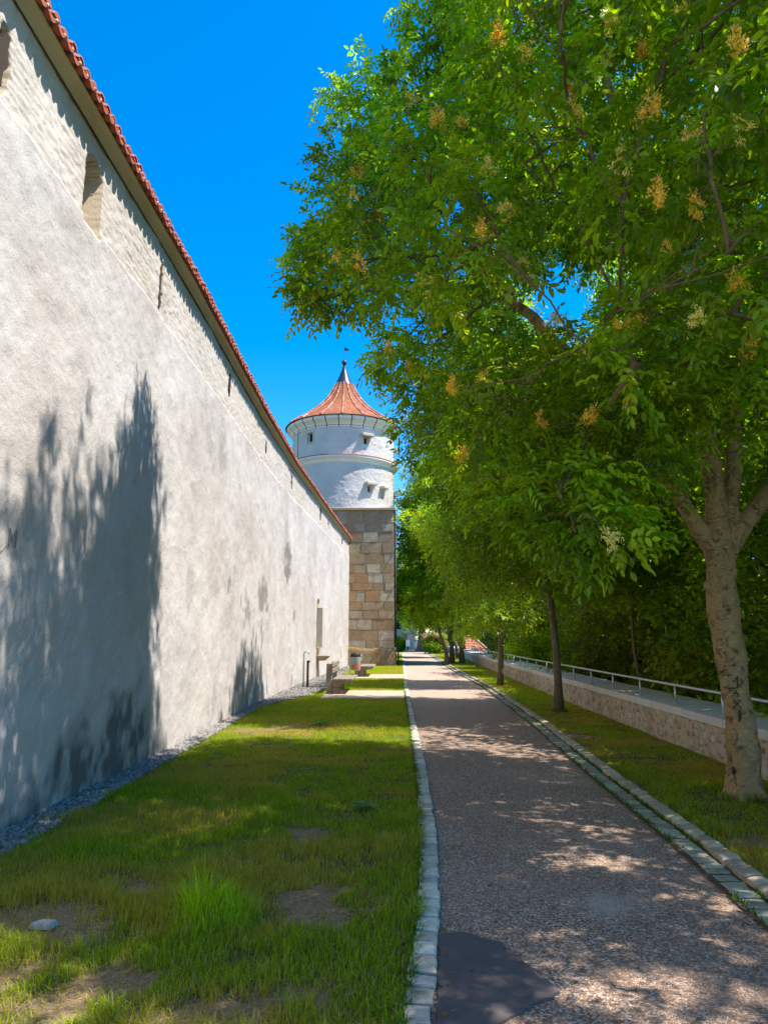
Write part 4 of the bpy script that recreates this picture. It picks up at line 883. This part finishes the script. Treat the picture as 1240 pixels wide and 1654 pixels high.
# carved letters, a ring scar and dark wound on the side facing the path
def on_trunk(px, py):
    z0 = aty(px, py, 7.15); z = z0[2]; cx = np.interp(z, [.3, .7, 1.1, 1.5, 1.9], [3.465, 3.465, 3.43, 3.405, 3.38]); r = np.interp(z, [.3, .7, 1.1, 1.5, 1.9], [.160, .148, .140, .150, .16])*1.045
    d = ray(px, py); o_ = np.array([0, 0, H]); t = 7.0/d[1]
    for _ in range(40):
        p = o_+d*t; q = math.hypot(p[0]-cx, p[1]-7.31)-r
        if q < .001: break
        t += max(q, .001)*.8
    return o_+d*t
def stroke(mb, pts, r): mb.tube([on_trunk(*p) for p in pts], r, 5)
for strokes in (([(1176, 1112), (1176, 1098), (1175, 1090)], [(1175, 1092), (1184, 1102), (1190, 1093)], [(1190, 1092), (1191, 1111)], [(1174, 1091), (1181, 1090)], [(1176, 1112), (1190, 1111)]),
                ([(1184, 1122), (1188, 1115), (1192, 1124)], [(1185, 1120), (1191, 1119)]), ([(1183, 1144), (1190, 1137), (1196, 1130)], [(1184, 1130), (1190, 1137), (1197, 1146)])):
    mb = MB()
    for pts in strokes: stroke(mb, pts, .0055)
    mb.build('carving', MT['carve'], T1)
for pts, rr in (([(1193, 1146), (1194, 1152), (1194, 1160), (1193, 1166)], [.008, .014, .014, .006]), ([(1182, 1238), (1185, 1245), (1183, 1250)], [.008, .02, .008])):
    mb = MB(); stroke(mb, pts, rr); mb.build('bark_wound', MT['carve'], T1)
SHAFT = [gnd(*p) for p in ((950, 1300), (1010, 1292), (900, 1288), (880, 1335), (965, 1335), (850, 1390), (760, 1300), (590, 1300), (500, 1345), (1130, 1325), (1000, 1620), (1080, 1635), (940, 1595), (130, 1600), (40, 1590), (960, 1385), (1090, 1385), (1140, 1440), (350, 1330), (1120, 1270), (1175, 1318), (1150, 1345))]
def shaft(Q, r):
    k = np.ones(len(Q), bool)
    for p in SHAFT:
        v = Q-p; d = np.linalg.norm(v-(v@SD)[:, None]*SD, axis=1); k &= d > r
    return k
polyT1 = [(700, -600), (690, -20), (705, 70), (735, 110), (690, 120), (650, 130), (620, 125), (600, 130), (545, 155), (550, 200), (520, 260), (530, 320), (505, 380), (478, 390), (480, 500), (560, 505), (610, 545), (650, 600), (660, 680), (720, 750), (780, 800), (850, 880), (960, 885), (1010, 850), (1060, 760), (1130, 690), (1240, 680), (1700, 700), (1700, -600)]
man = [(560, 180, 8.3, .32), (590, 150, 8.3, .35), (640, 130, 8.4, .42), (680, 150, 8.2, .45), (545, 260, 8.2, .34), (560, 330, 8.2, .45), (540, 400, 8.0, .38), (492, 398, 7.9, .22), (505, 440, 7.9, .30), (500, 490, 7.8, .22), (540, 480, 7.8, .32), (590, 470, 7.8, .4), (620, 240, 8.4, .5), (600, 400, 8.2, .5), (650, 330, 8.3, .5), (700, 250, 8.3, .5), (700, 30, 7.4, .35), (740, 60, 7.2, .4), (720, -30, 7.2, .45), (640, 560, 8.1, .35), (628, 590, 8.2, .25), (672, 640, 7.9, .35), (700, 700, 7.6, .45), (760, 750, 6.8, .45), (820, 800, 6.0, .40), (860, 850, 5.4, .34), (930, 860, 4.9, .32), (975, 850, 4.9, .28), (900, 800, 5.0, .38), (985, 780, 5.2, .38), (1040, 760, 5.2, .25), (780, 700, 6.3, .5), (850, 720, 5.6, .45), (940, 720, 5.2, .45), (1030, 690, 5.2, .42), (1090, 660, 5.2, .38), (1180, 640, 5.4, .42), (1240, 660, 5.5, .4), (700, 560, 7.2, .5), (760, 620, 6.6, .5), (860, 620, 6, .5), (960, 600, 5.6, .5), (1060, 580, 5.4, .5), (1160, 560, 5.4, .5)]
mc = np.array([[*aty(px, py, Y_-(.35 if i < 17 else 0)), r*(.96 if i < 17 else 1)] for i, (px, py, Y_, r) in enumerate(man)])
Q = np.array([2.6, 6.1, 8.3])+rdir(14000)*(R.rand(14000, 1)**.33)*np.array([4.1, 4.0, 6.1])
e = np.linalg.norm((Q-[2.6, 6.1, 8.3])/[4.1, 4.0, 6.1], axis=1); px, py, dz = proj(Q)
yw, zw = wall_hit(Q); rq = .42+.26*R.rand(len(Q)); zm = np.min([np.interp(yw+o_, [0, 5.5, 6.4, 7.2, 7.9, 8.9, 9.15, 9.4, 11.2, 11.6], [3.2, 3.3, 3.9, 3.1, 4.2, 3.9, 1.0, -.7, -.7, -9]) for o_ in (-.25, 0, .3)], 0)
okk = inm(px, py, dz, rq*.95, polyT1) & (e > .42) & (zw < zm-1.15*rq) & ((Q[:, 0] < 4.3) | (R.rand(len(Q)) < np.where((Q[:, 1] > 5.0) & (Q[:, 1] < 7.8), .22, .6))) & (np.hypot(px-905, py-480) > 45+rq/dz*F*.9) & (Q[:, 2] > 2.9) & (dz > 2.2) & (Q[:, 0] < 6.9)
Q = Q[okk]; rq = rq[okk]
rs = shaft(Q, rq*.85+.02); Q = Q[rs]; rq = rq[rs]
clus = spaced(Q[:3000], rq, .66, mc[shaft(mc[:, :3], .25)])
Q2 = np.array([5.2, 3.3, 7.0])+rdir(400)*(R.rand(400, 1)**.33)*np.array([1.9, 1.7, 1.7]); p2 = proj(Q2)
clus = spaced(Q2[((p2[0] > 1290) | (p2[1] < -60)) & shaft(Q2, .5)], np.full(400, .5), .74, clus)
print('T1 clusters', len(clus))
tips = crown('crown', T1, clus, 20, GREEN1, leaf=.070, lw=.46, pinn=7, nleaf=5, rach=.20, droop=.45)
ll = [(np.concatenate([np.array([np.interp(np.linspace(0, len(p)-1, 24), np.arange(len(p)), np.array(p)[:, k]) for k in range(3)]).T]), np.interp(np.linspace(0, len(r)-1, 24), np.arange(len(r)), r)) for p, r in lim]
mb = MB()
for i, (p, r) in enumerate(ll):
    q = p.copy(); q[5:-1] += R.randn(len(q)-6, 3)*.02; s_ = 8 if i < 4 else 0; mb.tube(q[s_:], r[s_:], 9)
mb.build('limb', MT['bark'], T1, True)
LP = [(p[6:], r[6:]) for p, r in ll]
branches('branches', T1, LP, clus, tips, MT['bark2'], .04, 5)
# blossom panicles
def panicle():
    Ps = []; Ds = []
    for k in range(13):
        a = R.rand()*2*PI; t = R.rand(); c = np.array([math.cos(a)*(.055*(1-t*.6)), math.sin(a)*(.055*(1-t*.6)), .09*t-.03])*(.6+.6*R.rand()); m = 16+R.randint(16); q = c*R.rand(m, 1)*.5+c*.6+R.randn(m, 3)*.010; Ps.append(q); Ds.append(rdir(m)+unit(c)*.8)
    P = np.concatenate(Ps); D_ = unit(np.concatenate(Ds)); n = len(P); base = random.choice([np.array([.85, .60, .10]), np.array([.85, .68, .18]), np.array([.75, .45, .06]), np.array([.82, .72, .24])]); c = base*(.6+.6*R.rand(n, 1)); L = .010+.012*R.rand(n)
    return leaves_simple('blossom', P, D_, rdir(n), L, L*.42, c, MT['petal'], T1)
bl = [panicle() for _ in range(6)]; used = 0
vis = [(1100, 35), (1060, 60), (1020, 45), (1145, 85), (1080, 175), (1095, 195), (810, 350), (800, 405), (855, 420), (965, 540), (1052, 535), (1130, 560), (1100, 435), (945, 140), (1010, 285), (1045, 285), (1165, 340), (880, 300), (640, 150), (560, 260), (545, 310), (630, 350), (575, 460), (690, 430), (780, 580), (745, 540), (650, 600), (640, 615), (945, 660), (925, 610), (1040, 690), (890, 690), (1215, 200), (1190, 75), (1225, 590), (985, 845), (520, 440), (505, 480), (790, 310), (720, 230), (765, 170), (1155, 20), (850, 60), (800, 90), (870, 500), (700, 620), (740, 730), (1000, 100), (900, 200), (1200, 480)]
cp = np.array([proj(t) for t in tips.reshape(-1, 3)]); tf = tips.reshape(-1, 3)
for (vx, vy) in vis:
    d = np.hypot(cp[:, 0]-vx, cp[:, 1]-vy); cand = np.where(d < 40)[0]
    if len(cand) == 0: continue
    j = cand[np.argmin(cp[cand, 2])]; v = unit(tf[j]-np.array([0, 0, H])); loc = tf[j]-v*.08+np.array([0, 0, .02])
    ob = bl[used] if used < 6 else bl[used % 6].copy()
    if used >= 6: C.objects.link(ob)
    ob.parent = T1; ob.location = loc; ob.rotation_euler = (R.rand()*.6, R.rand()*.6, R.rand()*6); s_ = .75+.7*R.rand(); ob.scale = (s_, s_*.8, s_*1.25); used += 1

L_ = leaves_P[3]; tag(leaves_simple('leaf_litter', leaves_P[0], leaves_P[1], leaves_P[2], L_, L_*.5, np.array([.30, .19, .08])*(.4+.9*R.rand(len(L_), 1)), MT['blade'], None), 'dry brown leaves scattered along the path edges', 'litter', kind='stuff')
# -- generic broadleaf tree
def tree(name, label, group, base, crown_c, crown_r, ncl, per, pal, r_tr, leaf=.08, cr=(.5, .8), bark='bark2', lean=(0, 0), pinn=5, nleaf=4, rach=.22, simple=True, gap=.6, flt=None, emin=.35, trunk_top=None, stems=None, twig=3, extra=None, droop=.35, lw=.45):
    T = empty(name, base); tag(T, label, 'tree', group); base = np.array(base, float); cc = np.array(crown_c, float); cr3 = np.array(crown_r, float)
    Q = cc+rdir(ncl*14)*(R.rand(ncl*14, 1)**.36)*cr3; e = np.linalg.norm((Q-cc)/cr3, axis=1); k = e > emin
    if flt is not None: k &= flt(Q)
    Q = Q[k]; cl = spaced(Q[:ncl*6], cr[0]+(cr[1]-cr[0])*R.rand(len(Q)), gap, extra)[:ncl]
    clr = cl.copy(); clr[:, :3] -= base
    tips = crown('crown', T, clr, per, pal, leaf, lw, pinn, nleaf, rach, simple, droop)
    stems = stems or [((0, 0), r_tr)]; LP = []
    top = trunk_top or cc[2]+cr3[2]*.6
    for (ox, oy), rt in stems:
        k = 14; t = np.linspace(0, 1, k); z = -.15+(top-base[2]+.15)*t; c0 = np.array([cc[0]-base[0], cc[1]-base[1]])
        w_ = np.clip(z/(top-base[2]), 0, 1)**1.6; p = np.stack([ox+lean[0]*z+(c0[0]*.8)*w_+.06*np.sin(t*9+ox*9), oy+lean[1]*z+c0[1]*.8*w_, z], 1)
        r = rt*((.5*np.exp(-np.maximum(z, 0)*5))+.95*(1-t*.88)); mb = MB(); mb.tube(p, r, 12, wob=.08); LP.append((p[5:], r[5:])); mb.build('trunk', MT[bark], T, True)
    branches('branches', T, LP, clr, tips, MT[bark], .05, twig, .006)
    return T
polyT2 = [(585, 540), (620, 600), (630, 690), (655, 720), (700, 770), (700, 900), (740, 950), (860, 985), (990, 960), (1100, 900), (1100, 100), (900, 60), (640, 200)]
def f2(Q):
    px, py, dz = proj(Q); yw, zw = wall_hit(Q); zm = np.interp(yw, [11.5, 12.6, 13.0, 14.0, 14.6, 17.0, 17.4, 30], [-9, -9, -.3, -.3, 1.2, 1.2, -.3, -.3])
    return inm(px, py, dz, np.full(len(Q), .5), polyT2) & (zw < zm-.75) & (Q[:, 1] > 12.0) & (np.hypot(px-905, py-480) > 90)
ex = np.array([[*aty(px, py, Y_), r] for px, py, Y_, r in ((672, 690, 12.8, .35), (690, 745, 13, .4), (735, 800, 13.2, .4), (730, 870, 14, .4), (760, 930, 14.5, .4), (850, 950, 14.5, .45), (930, 950, 14.2, .45), (800, 850, 13.2, .5), (880, 870, 13, .5))])
tree('ash_tree', 'second tree along the verge with knobbly mossy trunk and dark dense crown', 'trees in the verge', (3.36, 15.15, 0), (2.7, 15.0, 7.0), (3.4, 3.0, 4.7), 260, 22, GREEN2, .095, leaf=.09, cr=(.45, .72), bark='barkm', pinn=5, nleaf=5, gap=.62, flt=f2, extra=ex, emin=.3, lean=(-.03, 0), simple=True, droop=.3)
ex = np.array([[*aty(px, py, Y_), r] for px, py, Y_, r in ((790, 985, 21.6, .42), (835, 978, 21.8, .38), (770, 1000, 21.5, .34), (820, 1000, 21.6, .36), (755, 1015, 21.6, .25), (850, 995, 22, .3), (735, 880, 22.5, .5), (745, 930, 22, .5), (800, 940, 22, .5), (700, 840, 23, .5))])
tree('cut_leaf_tree', 'third tree along the verge with light green feathery low foliage', 'trees in the verge', (3.2, 22.8, 0), (3.3, 23, 5.6), (2.9, 2.4, 3.4), 90, 24, BRIGHT, .10, leaf=.13, cr=(.4, .65), bark='bark2', gap=.6, extra=ex, emin=.2, pinn=7, rach=.3, lw=.26, droop=.6, flt=lambda Q: wall_hit(Q)[1] < -1.0)
f4 = lambda Q: proj(Q)[0] > 652
tree('twin_stem_tree', 'tree with two straight dark stems rising side by side from the verge', 'trees in the verge', (3.3, 40.9, 0), (3.4, 41, 8.2), (3.9, 3.6, 4.8), 150, 22, GREEN1, .2, leaf=.2, cr=(.55, .9), gap=.8, pinn=5, rach=.45, stems=[((-.25, 0), .14), ((.25, .1), .15)], flt=f4, twig=2)
tree('small_tree', 'small bright green tree with dark leaning trunk left of the twin stems', 'trees in the verge', (2.55, 39.2, 0), (1.6, 40, 3.9), (2.6, 1.8, 1.5), 60, 20, BRIGHT, .14, leaf=.16, cr=(.4, .6), gap=.55, pinn=5, rach=.3, trunk_top=3.4, twig=2)
tree('lime_tree', 'bright light green tree leaning over the path just past the tower', 'far trees by the path', (4.2, 52, 0), (2.0, 52, 4.6), (3.0, 2.5, 2.4), 80, 20, BRIGHT, .15, leaf=.2, cr=(.55, .8), gap=.7, pinn=3, rach=.3, trunk_top=4.5, twig=1)
tree('chestnut_tree', 'large dark tree with thick black trunk at the end of the path', 'far trees by the path', (2.1, 72, 0), (2.9, 73, 7.5), (4.6, 4.5, 4.8), 150, 22, DARK, .5, leaf=.32, cr=(.8, 1.2), gap=1.0, pinn=3, rach=.45, trunk_top=8, twig=1, flt=lambda Q: proj(Q)[0] > 645)
# pink flowering bush
def bush(name, label, cat, group, base, r3, ncl, per, pal, leaf=.12, extra_pal=None, pinn=3):
    T = empty(name, base); tag(T, label, cat, group); Q = rdir(ncl*4)*(R.rand(ncl*4, 1)**.3)*np.array(r3)+[0, 0, r3[2]*.85]; Q = Q[Q[:, 2] > .1][:ncl]
    cl = np.column_stack([Q, np.full(len(Q), min(r3)*.32)]); tp = crown('foliage', T, cl, per, pal, leaf, .55, pinn, 4, leaf*1.4, True)
    mb = MB()
    for q in cl[:24]: mb.tube(bez(np.array([q[0]*.1, q[1]*.1, -.1]), q[:3], np.array([0, 0, .1])), np.linspace(.03, .008, 6), 5, cap=False)
    mb.build('stem', MT['bark2'], T); 
    if extra_pal is not None:
        k = len(cl)//2; c2 = cl[np.argsort(-cl[:, 2])[:k]].copy(); c2[:, 2] += .12; crown('blossom', T, c2, per, extra_pal, leaf*.8, .8, 1, 4, leaf, True, mat=MT['petal'])
    return T
bush('flowering_bush', 'pink flowering bush at far end of the verge', 'bush', None, (3.05, 62.5, 0), (.95, .9, 1.0), 40, 16, GREEN2, .16, (np.array([.36, .09, .14]), np.array([.5, .2, .26])))
bush('round_shrub', 'small round light green shrub beside tower foot in front of grey building', 'bush', None, (-.1, 76, 0), (.8, .8, .8), 24, 16, BRIGHT, .2)

# ---------------------------------------------------------------- woodland beyond the parapet
def variant(pal, hgt, rad, leaf, ncl, per, pinn=3):
    T = empty('woodland_tree', (0, 0, 0)); cc = np.array([0, 0, hgt*.55]); r3 = np.array([rad, rad, hgt*.47]); Q = cc+rdir(ncl*10)*(R.rand(ncl*10, 1)**.33)*r3
    e = np.linalg.norm((Q-cc)/r3, axis=1); Q = Q[e > .45]; cl = spaced(Q[:ncl*4], .55+.5*R.rand(len(Q)), .8)[:ncl]
    tp = crown('crown', T, cl, per, pal, leaf, .6, pinn, 5, .28, True, .3)
    mb = MB(); p = np.array([[.1*math.sin(z), .08*math.cos(z*1.3), z] for z in np.linspace(-.3, hgt*.85, 12)]); r = np.linspace(.2, .04, 12); mb.tube(p, r, 9, wob=.1); mb.build('trunk', MT['bark2'], T, True)
    branches('branches', T, [(p[3:], r[3:])], cl, tp, MT['bark2'], .04, 2)
    return T
vA = variant(DARK, 12, 3.2, .15, 130, 24); vB = variant(GREEN2, 11, 3.0, .13, 130, 26); vC = variant((YEL[0]*.55, YEL[1]*.7), 8, 2.3, .12, 90, 22)
spots = [('A', 7.9, 6.5, -2.6, 1.0), ('B', 7.3, 11.2, -2.3, .95), ('A', 8.6, 15.8, -2.6, 1.05), ('C', 6.9, 19.8, -2.2, 1.0), ('B', 8.6, 23.5, -2.6, 1.0), ('A', 7.9, 29, -2.6, 1.0), ('C', 7.1, 34.5, -2.3, 1.1), ('B', 8.9, 40, -3, 1.1),
         ('A', 12.6, 9.5, -5, 1.25), ('B', 13.5, 17.5, -5, 1.3), ('A', 13, 27, -5, 1.3), ('B', 14, 38, -5, 1.35), ('A', 10.5, 49, -4, 1.25), ('C', 9.5, 58, -3.5, 1.3), ('B', 15, 60, -5, 1.4), ('A', 10, 76, -4, 1.3), ('B', 6.0, 86, -.5, 1.05), ('A', -2.5, 96, 0, .55), ('A', 1.5, 98, 0, .8), ('B', 11, 100, -3, 1.2), ('A', 18, 22, -5, 1.5), ('B', 18, 48, -5, 1.6)]
lab = ['dark dense tree rising close behind the hand rail, right of the carved trunk', 'bushy tree behind the hand rail, left of the carved trunk', 'dark tree behind the rail between the carved trunk and the knobbly trunk', 'yellowish low tree just behind the hand rail', 'green tree beyond the parapet behind the knobbly trunk', 'dark tree beyond the parapet behind the feathery tree', 'yellow green tree beyond the far end of the hand rail', 'tall green tree beyond the parapet near the twin stems']
V_ = {'A': vA, 'B': vB, 'C': vC}; first = {'A': True, 'B': True, 'C': True}
for i, (k, x, y, z, s_) in enumerate(spots):
    src = V_[k]
    if first[k]: T = src; first[k] = False
    else:
        T = src.copy(); C.objects.link(T)
        for ch in list(src.children): c = ch.copy(); C.objects.link(c); c.parent = T
    T.location = (x, y, z); T.rotation_euler = (0, 0, i*1.9); T.scale = (s_, s_, s_*(.95+.1*math.sin(i)))
    if i < 8: tag(T, lab[i], 'tree', 'woodland trees beyond the parapet')
    else: tag(T, 'dark woodland tree far beyond the parapet', 'tree', 'farther woodland trees')
bush('woodland_shrub', 'yellowish shrub behind the rail beside the slim brown stem', 'bush', 'shrubs behind the rail', (6.0, 14.6, -.9), (1.2, 1.0, 1.2), 60, 22, YEL, .09)
bush('woodland_shrub', 'pale green shrub behind the rail right of the carved trunk', 'bush', 'shrubs behind the rail', (6.2, 9.6, -1.2), (1.3, 1.3, 1.3), 70, 22, GREEN2, .09)
bush('woodland_shrub', 'leafy shrub behind the rail near the knobbly trunk', 'bush', 'shrubs behind the rail', (6.1, 20.5, -1.0), (1.2, 1.6, 1.4), 60, 20, GREEN2, .11)
bush('woodland_shrub', 'bright green shrub behind the rail past the feathery tree', 'bush', 'shrubs behind the rail', (6.0, 31, -.8), (1.3, 2.4, 1.7), 70, 20, BRIGHT, .16)
# slim young tree behind the rail
tree('young_tree', 'slim straight brown stem with maple like foliage behind the hand rail', None, (5.5, 16.2, -.9), (5.1, 15.6, 3.6), (1.9, 1.6, 1.3), 40, 22, GREEN1, .075, leaf=.11, cr=(.35, .55), gap=.5, pinn=3, lw=.9, rach=.2, trunk_top=3.8, twig=3)

# ---------------------------------------------------------------- far end: building, sign, fences, red roof
fb = empty('grey_building', (-3.5, 84, 0)); tag(fb, 'pale grey rendered building in shade behind the trees at path end', 'building')
mb = MB(); mb.box(-4.5, 5.2, 0, 8, -.2, 5.6); mb.build('wall', MT['farwall'], fb)
mb = MB(); mb.add([[-4.9, -.4, 5.6], [5.6, -.4, 5.6], [5.6, 8.4, 5.6], [-4.9, 8.4, 5.6], [-4.9, 4, 8.2], [5.6, 4, 8.2]], [(0, 1, 5, 4), (2, 3, 4, 5), (0, 4, 3), (1, 2, 5), (0, 3, 2, 1)]); mb.build('roof', MT['tile'], fb)
for x in (3.3, 4.4):
    mb = MB(); mb.bbox(x-.3, x+.3, -.03, .05, 2.4, 3.5, .01); mb.build('window', MT['dark'], fb)
mb = MB(); mb.bbox(3.6, 4.3, -.035, .05, .0, 2.0, .01); mb.build('door', MT['benchstone'], fb)
si = empty('sign', (.72, 70, 0)); tag(si, 'small white notice board on posts at end of the path', 'sign')
mb = MB(); mb.bbox(-.2, .2, -.02, .02, .55, 1.2, .01); mb.build('board', MT['whitep'], si)
mb = MB(); mb.tube([[-.15, .05, -.05], [-.15, .05, 1.15]], .03, 6); mb.tube([[.15, .05, -.05], [.15, .05, 1.15]], .03, 6); mb.build('post', MT['galv'], si)
def wfence(label, x0, x1, y):
    t = empty('white_fence', (x0, y, 0)); tag(t, label, 'fence', 'white fences at the path end'); L = x1-x0
    mb = MB(); [mb.box(0, L, -.02, .02, z, z+.1) for z in (.45, .8, 1.1)]; mb.build('rail', MT['whitep'], t)
    mb = MB(); mb.box(-.04, .04, .022, .1, -.1, 1.25); p0 = mb.build('post', MT['whitep'], t); n = max(1, int(L/.8))
    for k in range(1, n+1): c = p0.copy(); C.objects.link(c); c.parent = t; c.location = (L*k/n, 0, 0)
wfence('white rail fence left of the thick black trunk', 1.3, 2.0, 74.5); wfence('white rail fence right of the thick black trunk', 2.9, 4.6, 74.8)
rb = empty('red_roof_house', (0, 0, 0)); tag(rb, 'low house with red tiled roof beyond the parapet', 'building')
mb = MB(); mb.box(5.15, 8.2, 52.3, 58, -4.5, -.1, (.5, .5, .5)); mb.build('wall', MT['farwall'], rb)
mb = MB(); nr = 14
for k in range(nr):
    t0, t1 = k/nr, (k+1)/nr; z0, z1 = -.25+1.75*t0, -.25+1.75*t1; y0, y1 = 52+3*t0, 52+3*t1
    xr0, xr1 = 7.3-1.6*t0, 7.3-1.6*t1; m_ = 22
    for j in range(m_):
        a0, a1 = 4.98+(xr0-4.98)*j/m_, 4.98+(xr0-4.98)*(j+1)/m_; b0, b1 = 4.98+(xr1-4.98)*j/m_, 4.98+(xr1-4.98)*(j+1)/m_
        c = np.array([.52, .20, .13])*random.uniform(.75, 1.2); mb.add([[a0, y0, z0+.03], [a1, y0, z0+.03], [b1, y1, z1], [b0, y1, z1]], [(0, 1, 2, 3)], c)
mb.add([[4.98, 55, 1.5], [5.7, 55, 1.5], [7.3, 58, -.25], [4.98, 58, -.25]], [(0, 1, 2, 3)], (.5, .2, .12)); mb.build('roof', MT['rooft'], rb)
mb = MB(); mb.tube([[7.32, 52, -.2], [5.72, 55, 1.55], [4.98, 55, 1.55]], .09, 8, (.6, .38, .26)); mb.build('verge_tiles', MT['rooft'], rb)
print('objects', len(bpy.data.objects), 'polys', sum(len(m.polygons) for m in bpy.data.meshes))
